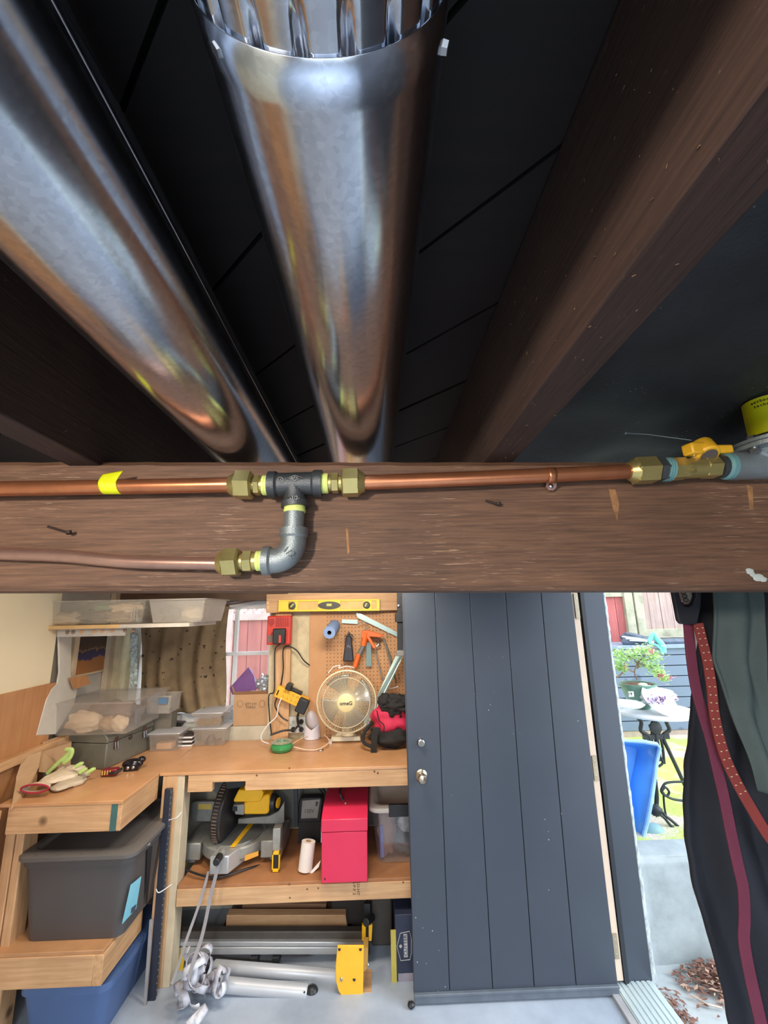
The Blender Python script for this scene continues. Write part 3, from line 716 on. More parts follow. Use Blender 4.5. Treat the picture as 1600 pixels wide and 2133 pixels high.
fence('red stained board fence with lattice top seen through the window', -2.7, .1, 4.6, GZ, 1.66, M_fr, mat('pinkish_white_rail', (222, 196, 192), .8))
fence('reddish plank fence section behind the deck box, left of the mossy post', 1.9, 3.02, 5.2, GZ, 1.83, M_fr, M_fg, True, 1.12)
fence('tan weathered plank fence section behind the hose and cover', 3.14, 5.5, 5.2, 1.34, 2.3, M_ft, M_fg, False, 2.36)
o = MB().box(3.10, 5.6, 5.21, 5.25, GZ, 1.33).build('fence', M_fg); tag(o, 'plain board base under the tan fence section', 'fence')
# storage box with grey slats
M_slat = flecked('grey_painted_slat', (112, 126, 150), (84, 98, 120), 9, .30, .5, 2.5, .05, 3, .05)
sb = thing('deck_box', 'grey-blue outdoor storage box with horizontal boards', 'storage box', (3.0, 4.7, GZ))
zs = [aY(1400, y, 4.6).z for y in (1500, 1475, 1452, 1430, 1408, 1386, 1364, 1350)]
zs = sorted(zs); zb0 = GZ+.05
edges = [zb0]+zs
for i in range(len(edges)-1):
    MB().box(1.9, 4.4, 4.60, 4.625, edges[i]+.004, edges[i+1]-.004).build('board', M_slat, sb, bev=.002, smooth=False)
MB().box(1.9, 4.4, 4.62, 5.05, zb0, zs[-1]).build('box_body', mat('dark_box_core', (40, 46, 56), .8), sb, smooth=False)
MB().box(1.86, 4.44, 4.57, 5.08, zs[-1], zs[-1]+.035).build('lid', mat('pale_blue_grey_lid', (140, 156, 178), .5), sb, bev=.004)
MB().box(1.92, 4.40, 4.61, 5.0, GZ-.02, zb0).build('base_plinth', mat('tan_plinth', (176, 158, 146), .8), sb, smooth=False)
# folded cover and hose nozzle
LZ = zs[-1]+.036
M_cov = mat('blue_grey_tarpaulin', (92, 104, 120), .5, var=.25, vs=12, bp=.4, bs=14)
cv = thing('folded_cover', 'folded blue-grey plastic cover lying on the storage box', 'cover', (3.0, 4.75, LZ))
a, b_ = aY(1288, 1325, 4.7), aY(1440, 1335, 4.7)
mb = MB()
for k, (xa, xb, za, zb_, r) in enumerate(((1296, 1368, 1338, 1338, .055), (1292, 1360, 1325, 1334, .04), (1350, 1440, 1338, 1336, .035), (1300, 1345, 1318, 1328, .03))):
    p, q = aY(xa, za, 4.7+.05*(k % 2)), aY(xb, zb_, 4.7+.03*(k % 2)); p.z = max(p.z-.01, LZ+r*.55); q.z = max(q.z-.01, LZ+r*.55)
    mb.tube([p.lerp(q, f) for f in (0, .06, .3, .6, .9, 1)], [r*.25, r*.8, r*.9, r, r*.8, r*.3], 12)
mb.build('folded_sheet', M_cov, cv)
mb = MB()
for k in range(3): mb.tube([aY(1296+8*k, 1326+4*k, 4.635), aY(1330+8*k, 1330+3*k, 4.64), aY(1362, 1337+2*k, 4.65)], .007, 6)
mb.build('pale_piping', M_white, cv)
M_aqua = mat('aqua_plastic', (120, 214, 205), .35, var=.05)
hz = thing('spray_nozzle', 'aqua green hose spray handle hooked over the box edge', 'nozzle', aY(1370, 1340, 4.5))
mb = MB(); mb.tube(smooth_pts([aY(1352, 1337, 4.55), aY(1360, 1322, 4.55), aY(1368, 1330, 4.55), aY(1380, 1344, 4.52), aY(1384, 1360, 4.50)], 5), [.02]*6+[.026]*6+[.028]*6+[.022]*3, 10); mb.build('nozzle_grip', M_aqua, hz)
MB().tube(smooth_pts([aY(1352, 1340, 4.52), aY(1366, 1343, 4.5), aY(1376, 1352, 4.48), aY(1380, 1363, 4.48)], 5), .010, 8).build('trigger', M_aqua, hz)
# bistro table
TY = 3.2; tc = aY(1358, 1476, TY); tr = .265
tb = thing('bistro_table', 'white round outdoor table on a black cast iron stand', 'table', (tc.x, TY, GZ))
MB().lathe([(tr-.03, -.018), (tr-.005, -.012), (tr, -.002), (tr-.006, .010), (tr-.03, .014)], (tc.x, TY, tc.z-.012), (0, 0, 1), 48).build('tabletop', mat('white_marble_top', (238, 240, 244), .3, var=.04), tb)
M_bi = mat('black_cast_iron', (42, 44, 48), .5)
mb = MB(); bz = tc.z-.03; mb.cyl((tc.x, TY, bz), (tc.x, TY, bz-.30), .016, n=12)
for sx in (-1, 1):
    mb.tube(smooth_pts([(tc.x+sx*.14, TY, bz), (tc.x+sx*.09, TY, bz-.05), (tc.x+sx*.10, TY, bz-.11), (tc.x+sx*.05, TY, bz-.15), (tc.x+sx*.075, TY, bz-.24), (tc.x+sx*.11, TY, bz-.34), (tc.x+sx*.17, TY, GZ+.02)], 5), .013, 8)
    mb.tube(smooth_pts([(tc.x+sx*.02, TY, bz-.10), (tc.x+sx*.035, TY, bz-.2), (tc.x+sx*.03, TY, bz-.32)], 5), .009, 8)
mb.bar((tc.x-.09, TY, bz-.15), (tc.x+.09, TY, bz-.15), .02, .03); mb.ball((tc.x, TY-.01, bz-.09), (.045, .015, .045), 10, 8, amp=.4, fr=5)
mb.build('stand', M_bi, tb)
TZ = tc.z+.004
# bonsai
pc = aY(1328, 1424, 3.22)
po = thing('potted_bonsai', 'small leafy tree with pink tips in a green pot on the table', 'plant', (pc.x, 3.22, TZ))
pr = .12
MB().lathe([(.06, 0), (.075, .02), (.105, .125), (pr, .150), (pr, .162), (pr-.012, .162), (pr-.02, .13)], (pc.x, 3.22, TZ), (0, 0, 1), 28).build('pot', mat('green_glazed_pot', (110, 150, 134), .3), po)
MB().ball((pc.x, 3.22, TZ+.145), (pr-.012, pr-.012, .018), 20, 8, amp=.2, fr=9).build('soil', mat('bark_soil', (130, 96, 78), .9, var=.3, vs=60), po)
MB().ball((pc.x-.005, 3.15, TZ+.162), (.035, .02, .014), 12, 8).build('stone', mat('pale_stone', (232, 222, 206), .8), po)
tz = TZ+.1
br = MB(); tips = []
for pts in ([(1328, 1416), (1322, 1400), (1330, 1380), (1345, 1365)], [(1322, 1400), (1305, 1395), (1290, 1408), (1282, 1410)], [(1330, 1385), (1318, 1370), (1300, 1365)], [(1332, 1382), (1352, 1388), (1372, 1400), (1385, 1408)], [(1328, 1392), (1340, 1378), (1362, 1370)]):
    P = smooth_pts([aY(x, y, 3.22+R_.uniform(-.03, .03)) for x, y in pts], 5); br.tube(P, .005, 6); tips += P
br.build('branches', mat('brown_branch', (150, 120, 96), .8), po)
lf = MB(); lp = MB(); r = random.Random(3)
blobs = [(1345, 1352, 20, 9), (1320, 1358, 20, 9), (1300, 1372, 16, 8), (1286, 1385, 12, 10), (1362, 1366, 18, 9), (1330, 1372, 26, 9), (1352, 1386, 20, 8), (1368, 1398, 12, 7), (1385, 1413, 9, 7), (1290, 1360, 14, 8), (1375, 1402, 10, 6), (1300, 1392, 10, 7)]
def leaf(mb, c, L, W):
    a, e = r.uniform(0, 6.28), r.uniform(-.9, .4); d_ = Vector((math.cos(a)*math.cos(e), math.sin(a)*math.cos(e), math.sin(e))); s_ = d_.cross(Vector((r.uniform(-.4, .4), r.uniform(-.4, .4), 1))).normalized()*W
    mb.add([c-d_*L*.5, c+s_, c+d_*L*.6, c-s_], [(0, 1, 2, 3)])
for (x, y, sx, sy) in blobs:
    for _ in range(150): leaf(lf, aY(r.gauss(x, sx*.55), r.gauss(y, sy*.6), 3.22+r.gauss(0, .05)), r.uniform(.02, .036), r.uniform(.004, .007))
for (x, y) in ((1352, 1353), (1358, 1357), (1306, 1388), (1372, 1403), (1378, 1408), (1395, 1410)):
    for _ in range(16): leaf(lp, aY(r.gauss(x, 4), r.gauss(y, 3.5), 3.16+r.gauss(0, .02)), r.uniform(.02, .036), .005)
m_, nt, b = newmat('light_green_leaf'); b.inputs['Base Color'].default_value = lin((184, 220, 138)); b.inputs['Roughness'].default_value = .5; b.inputs['Subsurface Weight'].default_value = 0
o = lf.build('foliage', m_, po, kind='stuff', smooth=False)
o = lp.build('pink_leaves', mat('pink_young_leaf', (236, 130, 150), .5), po, kind='stuff', smooth=False, label='pink young leaf tips')
# plastic bag and plate on the table
pl_ = thing('plate', 'white tilted plate under a clear plastic bag on the outdoor table', 'plate', aY(1372, 1470, 3.08))
q = Matrix.Rotation(.42, 3, 'X') @ Matrix.Rotation(.22, 3, 'Y')
c = aY(1372, 1462, 3.06); MB().lathe([(.05, 0), (.085, .004), (.115, .014), (.117, .017), (.085, .009), (.02, .006)], c, q @ Vector((.0, -.35, 1)), 32).build('plate_body', M_white, pl_)
M_bag = clear('clear_film', (245, 246, 250), .45, .2, .2)
bg_ = MB().ball(aY(1372, 1452, 3.07), (.12, .06, .055), 24, 14, amp=.35, fr=3.3, seed=2).build('plastic_bag', M_bag); tag(bg_, 'crumpled clear bag of purple flowers on the tilted plate', 'bag')
fm = MB(); r = random.Random(9)
for _ in range(70): leaf(fm, aY(1372+r.gauss(0, 15), 1457+r.gauss(0, 5), 3.00+r.uniform(-.01, .01)), .03, .005)
fm.build('purple_petals', mat('purple_petal', (168, 118, 170), .6), bg_, kind='stuff', smooth=False, label='purple petals')
b2 = MB().ball(aY(1302, 1467, 3.06), (.12, .09, .026), 24, 14, amp=.3, fr=3, seed=5).build('plastic_bag', clear('white_film', (248, 248, 250), .8, .3, .15)); tag(b2, 'flat white plastic bag left of the bonsai pot', 'bag')
MB().box(aY(1307, 1440, 3.1).x, aY(1318, 1440, 3.1).x, 3.09, 3.093, aY(1307, 1451, 3.1).z, aY(1307, 1440, 3.1).z).build('plant_tag', M_white, po)
text('tag_lettering', '19', aY(1313, 1446, 3.088), .03, M_ink, po)
# blue wheelbarrow tray standing on edge
M_blue = mat('blue_plastic_tray', (88, 160, 236), .35, var=.06, vs=3); M_bl2 = mat('pale_blue_rim', (150, 190, 235), .4)
wbw = thing('wheelbarrow_tray', 'bright blue plastic wheelbarrow tray leaning on its side', 'wheelbarrow', (1.5, 2.78, GZ))
Y0 = 2.76
out = [aY(x, y, Y0+(.10 if y < 1600 else 0)) for x, y in ((1290, 1543), (1340, 1545), (1368, 1550), (1374, 1558), (1368, 1585), (1358, 1660), (1348, 1712), (1338, 1752), (1310, 1756), (1300, 1650))]
cen = sum(out, Vector())/len(out)+Vector((-.05, .09, 0))
inn = [cen+(p-cen)*.70+Vector((0, .13, 0)) for p in out]
mb = MB(); n = len(out); mb.add(out+inn, [(i, (i+1) % n, (i+1) % n+n, i+n) for i in range(n)]+[tuple(range(n, 2*n))]); mb.build('tray_shell', M_blue, wbw, solid=.006, angle=50)
MB().tube(out, .012, 8, closed=True).build('tray_rim', M_bl2, wbw)
o = MB().lathe([(.0, 0), (.04, .004), (.066, .018), (.08, .045), (.066, .072), (.04, .086), (.0, .09)], aY(1352, 1738, 2.86)-Vector((0, .0, .0)), (0, -1, 0), 28).build('ball', mat('pale_teal_rubber', (120, 158, 162), .5)); tag(o, 'pale teal ball on the lawn behind the blue tray', 'ball')
# wrought iron chair pieces
M_wi = mat('wrought_iron', (52, 56, 60), .45, .5)
ch = thing('garden_chair', 'black wrought iron garden chair tipped beside the blue tray', 'chair', (1.85, 2.95, GZ))
def wt(pts, r, nm, Y=2.95): MB().tube(smooth_pts([aY(x, y, Y) for x, y in pts], 6), r, 8).build(nm, M_wi, ch)
wt([(1440, 1628), (1392, 1630), (1380, 1640), (1378, 1650), (1388, 1658), (1394, 1650), (1386, 1640), (1380, 1650), (1400, 1664), (1440, 1670)], .007, 'arm_scroll')
wt([(1382, 1650), (1384, 1680), (1388, 1702)], .006, 'upright')
wt([(1366, 1560), (1378, 1580), (1380, 1590), (1372, 1597)], .007, 'hook')
wt([(1364, 1622), (1368, 1660), (1366, 1690)], .013, 'leg')
wt([(1352, 1688), (1380, 1700), (1400, 1722), (1440, 1752)], .008, 'leg', 2.85)
wt([(1368, 1676), (1385, 1698), (1400, 1710), (1440, 1745)], .008, 'leg', 2.86)
MB().ball(aY(1366, 1688, 2.84), (.035, .03, .03), 12, 8, amp=.4, fr=3).build('hub', M_wi, ch)

# ------------------------------------------------------------------ benches
BZ = .92
lb = thing('workbench', 'left wing of the wooden workbench with open shelf below', 'workbench', (-1.37, 2.6, 0))
MB().box(-1.66, -1.125, 2.165, 3.045, BZ-.014, BZ).build('worktop', M_hard, lb, bev=.002)
za = aY(120, 1738, 2.17).z
MB().box(-1.62, -1.165, 2.168, 2.206, .80, BZ-.014).build('apron', M_pine, lb, bev=.002)
MB().box(-1.165, -1.127, 2.168, 2.50, .80, BZ-.014).build('apron', M_pineY, lb, bev=.002)
MB().box(-1.173, -1.145, 2.1665, 2.1675, .801, BZ-.015).build('green_end_tag', mat('green_end_paint', (66, 106, 104), .6), lb, smooth=False)
MB().box(-1.645, -1.605, 2.208, 2.25, .0, BZ-.014).build('leg', M_pineZ, lb, bev=.003)
MB().box(-1.60, -1.565, 2.21, 2.30, .0, .80).build('leg', M_pineZ, lb, bev=.003)
mb = MB(); mb.box(-1.70, -1.145, 2.17, 3.04, .352, .366); mb.build('lower_shelf', mat('shelf_board', (190, 142, 100), .5, var=.08), lb, bev=.002)
MB().box(-1.70, -1.178, 2.166, 2.204, .245, .352).build('shelf_rail', M_pine, lb, bev=.002)
MB().box(-1.178, -1.140, 2.166, 2.48, .245, .352).build('shelf_rail', M_pineY, lb, bev=.002)
bb = thing('workbench', 'back workbench with a hardboard top and notched front rail', 'workbench', (-.2, 2.8, 0))
MB().prism([(-1.11, 2.495), (1.05, 2.495), (1.05, 3.045), (-1.123, 3.045), (-1.123, 2.495)], 'z', BZ-.016, BZ-.001).build('worktop', M_hard, bb, bev=.002)
nx0, nx1 = aY(443, 1625, 2.5).x, aY(512, 1625, 2.5).x
MB().prism([(-.975, .825), (nx0, .825), (nx0, .868), (nx1, .868), (nx1, .825), (1.05, .825), (1.05, BZ-.016), (-.975, BZ-.016)], 'y', 2.498, 2.536).build('apron', M_pine, bb, smooth=False)
MB().prism([(-1.105, 0), (-1.03, 0), (-1.03, BZ-.016), (-1.105, BZ-.016)], 'y', 2.498, 2.536).build('leg', M_pineZ, bb, bev=.002)
MB().box(-1.03, -.995, 2.50, 2.59, 0, BZ-.016).build('leg', mat('daylit_leg_edge', (206, 188, 158), .6, var=.08), bb, bev=.002)  # paler colour stands for daylight on the right side of the post
MB().box(-.99, 1.05, 2.500, 3.04, .398, .412).build('lower_shelf', mat('brown_shelf_board', (176, 120, 78), .6, var=.2, vs=4), bb, bev=.002)
MB().box(-.992, 1.05, 2.496, 2.534, .325, .398).build('shelf_rail', M_pine, bb, bev=.002)
ss = MB()
for y, zz in ((.36, .05), (.372, .05)): pass
text('lumber_stamp', 'KD-HT\nS-P-F 2', aY(742, 1850, 2.4955), .020, mat('faded_ink', (90, 66, 52), .8), bb, rot=(PI/2, PI/2, 0))
nk = MB()
for x, y in ((605, 1607), (535, 1615), (603, 1600), (780, 1607), (787, 1610), (640, 1852), (663, 1850), (840, 1838), (604, 1870), (603, 1842), (470, 1608)):
    nk.ball(aY(x, y, 2.4965), (.005, .0012, .005), 10, 6)
nk.build('knots', mat('dark_knot', (110, 78, 54), .7), bb)
# ================================================================== left side of the shop
def tub(root, x0, x1, y0, y1, z0, z1, tap, m, name='tub', rim=True, th=.0025, T=None, rimw=.006):
    """open tapered tub with rim: narrower at the bottom by tap on every side"""
    ys, xs = (y0, y1), (x0, x1)
    def ring(i, z, e=0): return [(x0+i-e, y0+i-e, z), (x1-i+e, y0+i-e, z), (x1-i+e, y1-i+e, z), (x0+i-e, y1-i+e, z)]
    L = [ring(tap, z0), ring(0, z1)]; inn = [ring(th, z1), ring(tap+th, z0+th)]
    vs = sum(L+inn, []); fs = [(3, 2, 1, 0), (12, 13, 14, 15)]
    for k in range(3): fs += [(k*4+i, k*4+(i+1) % 4, (k+1)*4+(i+1) % 4, (k+1)*4+i) for i in range(4)]
    body = MB(T).add(vs, fs).build(name, m, root, bev=.004, smooth=True)
    if rim:
        mb = MB(T); o = ring(0, z1-.006, rimw)+ring(0, z1+.001, rimw)+ring(th, z1+.001)+ring(th, z1-.006)
        mb.add(o, [(k*4+i, k*4+(i+1) % 4, ((k+1) % 4)*4+(i+1) % 4, ((k+1) % 4)*4+i) for k in range(4) for i in range(4)]); mb.build('rim', m, body)
def rag(label, c, r, m, seed, name='rag', cat='cloth', amp=.55, q=None, fr=2.6):
    return tag(MB().ball(c, r, 28, 18, amp=amp, fr=fr, seed=seed, q=q).build(name, m, angle=80), label, cat)
M_clr = clear('clear_plastic', (236, 232, 226), .15, .18, .10)
M_clr2 = clear('frosted_plastic', (230, 226, 220), .32, .25, .10)
M_rag1 = mat('tan_rag', (176, 150, 124), .9, bp=.3, bs=80); M_rag2 = mat('sage_green_cloth', (150, 176, 142), .9, bp=.3, bs=80)
M_rag3 = mat('cream_cloth', (226, 200, 166), .9, bp=.3, bs=80); M_rag4 = mat('grey_brown_cloth', (122, 106, 94), .9, bp=.3, bs=80)
# wall shelf
sh = thing('wall_shelf', 'long wall shelf in the upper left corner holding the clear bins', 'shelf', (-1.38, 2.55, 1.64))
MB().box(-1.775, -1.36, 2.40, 2.80, 1.652, 1.672).build('shelf_board', mat('oak_shelf_edge', (214, 176, 122), .5, var=.08), sh, bev=.002)
MB().box(-1.36, -.99, 2.40, 2.80, 1.652, 1.672).build('shelf_board', mat('grey_white_shelf', (198, 190, 180), .5), sh, bev=.002)
mb = MB(); mb.box(-1.70, -1.34, 2.43, 2.434, 1.612, 1.652); mb.build('slotted_rail', mat('pale_metal_rail', (190, 186, 182), .5, .3), sh)
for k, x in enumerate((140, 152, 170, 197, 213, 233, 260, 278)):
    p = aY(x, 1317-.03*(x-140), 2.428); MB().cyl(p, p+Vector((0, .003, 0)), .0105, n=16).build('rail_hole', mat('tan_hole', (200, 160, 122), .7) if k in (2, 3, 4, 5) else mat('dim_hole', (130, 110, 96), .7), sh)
# bins on the shelf
x0, x1 = aY(88, 1290, 2.42).x, aY(303, 1290, 2.42).x
b1 = thing('storage_bin', 'clear storage bin of rags at the left end of the wall shelf', 'bin', ((x0+x1)/2, 2.6, 1.673))
tub(b1, x0, x1, 2.405, 2.77, 1.673, 1.80, .022, M_clr)
mb = MB()
for z in (1.700,): mb.box(x0+.02, x1-.02, 2.417, 2.419, z, z+.002)
for x in (x1-.075, x1-.06, x1-.045): mb.box(x, x+.004, 2.412, 2.416, 1.69, 1.765)
mb.build('moulded_ribs', M_clr2, b1)
cx = (x0+x1)/2
rag('cream cloth at the left end of the clear shelf bin', (x0+.09, 2.50, 1.70), (.085, .06, .040), M_rag3, 1)
rag('grey-brown rag in the middle of the clear shelf bin', (cx-.02, 2.50, 1.706), (.095, .06, .042), M_rag4, 2)
rag('tan rag tangled at the right of the clear shelf bin', (cx+.10, 2.50, 1.703), (.09, .06, .040), M_rag1, 3)
rag('sage green cloth on top in the clear shelf bin', (cx+.02, 2.55, 1.758), (.12, .07, .026), M_rag2, 4, amp=.3)
rag('pale cream rag on top at the right in the clear shelf bin', (cx+.13, 2.49, 1.757), (.08, .06, .03), M_rag3, 6)
x0, x1 = aY(306, 1290, 2.42).x, aY(423, 1290, 2.42).x
b2_ = thing('storage_bin', 'frosted storage bin at the right end of the wall shelf', 'bin', ((x0+x1)/2, 2.6, 1.673))
tub(b2_, x0, x1+.005, 2.42, 2.78, 1.673, 1.80, .022, M_clr2, rimw=.012)
rag('dark brown bundle inside the frosted shelf bin', (x0+.085, 2.52, 1.72), (.055, .05, .045), mat('dark_brown_cloth', (62, 46, 40), .9), 8)
rag('beige bundle inside the frosted shelf bin', (x0+.20, 2.54, 1.72), (.06, .06, .045), M_rag3, 9, amp=.3)
# framed picture on the left wall
pic = thing('framed_picture', 'small framed lakeside picture on the left wall under the shelf', 'picture', (-1.775, 2.92, 1.39))
yA, yB = aX(152, 1400, -1.765).y, aX(238, 1385, -1.765).y
mb = MB(); mb.box(-1.780, -1.755, yA-.03, yA+.012, 1.365, 1.64).box(-1.780, -1.765, yA, yB+.02, 1.365, 1.378).box(-1.780, -1.765, yB, yB+.05, 1.365, 1.64); mb.build('frame', mat('cream_frame', (226, 206, 172), .6), pic, bev=.002)
m_, nt, b = newmat('lake_picture_print'); v = coords(nt)
sx = N(nt, 'ShaderNodeSeparateXYZ'); nt.links.new(v, sx.inputs[0])
ad = N(nt, 'ShaderNodeMath', operation='MULTIPLY_ADD'); nt.links.new(noise(nt, v, 22, 4), ad.inputs[0]); ad.inputs[1].default_value = .10; nt.links.new(sx.outputs[2], ad.inputs[2])
r_ = ramp(nt, ad.outputs[0], [(0, lin((176, 116, 66))), (.115, lin((176, 116, 66))), (.125, lin((66, 62, 104))), (.165, lin((54, 48, 70))), (.17, lin((150, 120, 90))), (.185, lin((78, 58, 46))), (.27, lin((58, 44, 38))), (.29, lin((214, 214, 220)))])
nt.links.new(r_, b.inputs['Base Color']); b.inputs['Roughness'].default_value = .4
MB().box(-1.778, -1.770, yA+.012, yB, 1.378, 1.62).build('print', m_, pic, smooth=False)
# white board with flared foot
wf = MB(); P = [(118, 1312), (147, 1312), (144, 1405), (150, 1424), (158, 1438), (150, 1470), (112, 1530), (72, 1532), (92, 1460), (104, 1436), (116, 1422), (120, 1400)]
wf.poly3([aX(x, y, -1.725 if y > 1430 else -1.728) for x, y in P], (.010, 0, 0)); tag(wf.build('flared_board', mat('glossy_white_board', (204, 198, 186), .35, var=.05), bev=.003), 'white board with a narrow neck and flared foot against the left wall', 'board')
o = MB().poly3([aX(x, y, -1.70) for x, y in ((144, 1412), (178, 1406), (187, 1424), (152, 1436))], (.006, 0, 0)).build('wood_scrap', M_ply); tag(o, 'small brown plywood scrap below the framed picture', 'wood scrap')
# corner post strip and pale sheet painting the daylight gap beside the curtain
MB().box(-1.775, -1.74, 3.00, 3.045, .93, 1.95).build('trim_5', mat('pale_corner_strip', (206, 186, 160), .7), kind='structure')
def light_strip(u, v):
    p = aY(271+15*u+3*mnoise.noise(Vector((u*3, v*14, 1)))*(1-u), 1320+110*v, 3.10); p.y += .02*mnoise.noise(Vector((u*4, v*18, 0))); return p
tag(MB().grid(light_strip, 8, 50).build('daylight_strip', mat('pale_daylight_strip', (206, 222, 220), .35, .0, bp=.3, bs=40), solid=.001, angle=80), 'pale sheet standing in for the daylight strip left of the curtain', 'film')
# curtain
m_, nt, b = newmat('tan_patterned_cloth'); v = coords(nt)
vo = N(nt, 'ShaderNodeTexVoronoi'); vo.inputs['Scale'].default_value = 19; nt.links.new(coords(nt, (1, .12, 1)), vo.inputs['Vector'])
k = ramp(nt, noise(nt, v, 60, 2), [(.45, (.08, .08, .08, 1)), (.6, (.24, .24, .24, 1))])
ls = N(nt, 'ShaderNodeMath', operation='LESS_THAN'); nt.links.new(vo.outputs['Distance'], ls.inputs[0]); nt.links.new(k, ls.inputs[1])
base = ramp(nt, noise(nt, v, 6, 3), [(.3, lin((112, 94, 72))), (.7, lin((140, 120, 92)))])
nt.links.new(mix(nt, ls.outputs[0], base, lin((52, 38, 34))), b.inputs['Base Color']); b.inputs['Roughness'].default_value = .9
def cur(u, v):
    xt = 287+192*u; xb = 293+172*u; top, bot = 1246+(14*u), 1486
    x = xt+(xb-xt)*v+(4*math.sin(v*5+u*3)); p = aY(x, top+(bot-top)*v, 3.125-.0)
    f = .020*math.sin(u*30+1.8*math.sin(v*3))+.026*math.sin(u*13+v*1.2)+.012*mnoise.noise(Vector((u*8, v*2.4, 0)))
    p.y += f*(.55+.5*v)-.01; return p
cu_ = tag(MB().grid(cur, 150, 40).build('curtain', m_, solid=.0015, angle=80), 'tan curtain with dark star marks drawn over the window', 'curtain')
MB().tube([aY(395, 1262, 3.08), aY(480, 1259, 3.07), aY(556, 1247, 3.07)], .005, 10).build('curtain_rod', mat('brown_rod', (90, 66, 50), .6), cu_)
# metal toolbox
cA, cB = aZ(217, 1604, BZ), aZ(312, 1561, BZ); X = (cA-aZ(147, 1592, BZ)); X.z = 0; Yv = cB-cA; Yv.z = 0
ang = math.atan2(Yv.y, Yv.x)-PI/2
T = TR((cA.x, cA.y, BZ+.001), ang); TW, TL, TH = -.25, .36, .175
tbx = thing('metal_toolbox', 'old dented grey metal toolbox under the big clear bin', 'toolbox', T @ Vector((TW/2, TL/2, 0)))
M_tb = mat('worn_grey_green_paint', (118, 118, 108), .5, .25, var=.15, vs=9, bp=.2, bs=40)
MB(T).box(TW, 0, 0, TL, 0, .125).build('box_body', M_tb, tbx, bev=.005)
MB(T).prism([(TW-.002, .127), (.002, .127), (.002, .150), (-.02, .172), (TW+.02, .172), (TW-.002, .150)], 'y', -.002, TL+.002).build('lid', M_tb, tbx, bev=.004)
for y in (.06, .28):
    lt_ = MB(T).box(.002, .007, y-.012, y+.012, .085, .145).build('latch', mat('rusty_latch', (96, 72, 62), .6, .4), tbx, bev=.002)
    MB(T).tube([(.007, y-.008, .12), (.012, y-.008, .085), (.012, y+.008, .085), (.007, y+.008, .12)], .002, 6).build('latch_wire', M_steel, lt_)
MB(T).ball((.003, .17, .115), (.006, .014, .014), 14, 8).build('round_stain_boss', mat('dark_rust_boss', (66, 56, 52), .6), tbx)
# big clear bin on the toolbox
cbz = BZ+.176
p0, p1 = aY(98, 1530, 2.50), aY(255, 1530, 2.50)
ang2 = ang
bT = TR((-1.350, 2.545, cbz), 0)
bb_ = thing('storage_bin', 'big clear plastic bin of odds and ends on the metal toolbox', 'bin', bT @ Vector((-.17, .2, 0)))
tub(bb_, -.395, .03, -.02, .40, .0, .165, .026, M_clr, T=bT, rimw=.010)
MB(bT).box(-.405, .040, -.03, .41, .166, .171).build('lid', M_clr, bb_, bev=.003)
for i, (x, y, z, r, m, lab) in enumerate(((-.25, .05, .058, (.095, .035, .052), M_rag3, 'cream folded pouch at the front of the big clear bin'), (-.13, .06, .045, (.05, .03, .035), M_card, 'brown paper bundle at the front of the big clear bin'), (-.060, .05, .045, (.045, .03, .038), M_rag3, 'pale wooden block-like parcel in the big clear bin'), (-.19, .22, .07, (.15, .10, .06), M_rag4, 'grey-brown bundle at the back of the big clear bin'))):
    rag(lab, bT @ Vector((x, y, z)), r, m, 20+i, 'bundle', 'bundle', .35)
tag(MB(bT).box(-.03, -.012, .14, .18, .02, .10).build('grey_packet', mat('slate_packet', (112, 112, 122), .6), bev=.003), 'slate grey packet behind the side of the big clear bin', 'packet')
# cardboard box with open flaps at the wall end of the bench
cb = thing('cardboard_box', 'open cardboard box with raised flaps behind the work gloves', 'box', (-1.6, 2.4, BZ))
def slab(pts, Y, off=(0, .004, 0), nm='flap', m=M_card): MB().poly3([aY(x, y, yy) for (x, y), yy in zip(pts, Y)], off).build(nm, m, cb, smooth=False)
slab([(87, 1566), (148, 1546), (146, 1600), (134, 1612), (80, 1608)], (2.40, 2.56, 2.56, 2.5, 2.40))
slab([(48, 1577), (86, 1565), (80, 1598), (34, 1618)], (2.30, 2.38, 2.36, 2.26))
slab([(34, 1618), (80, 1598), (76, 1606), (33, 1628)], (2.26, 2.36, 2.35, 2.25))
slab([(33, 1628), (76, 1606), (56, 1650), (22, 1688)], (2.25, 2.35, 2.26, 2.14), nm='box_side')
slab([(89, 1545), (128, 1532), (150, 1546), (88, 1566)], (2.44, 2.6, 2.6, 2.45), nm='box_side')
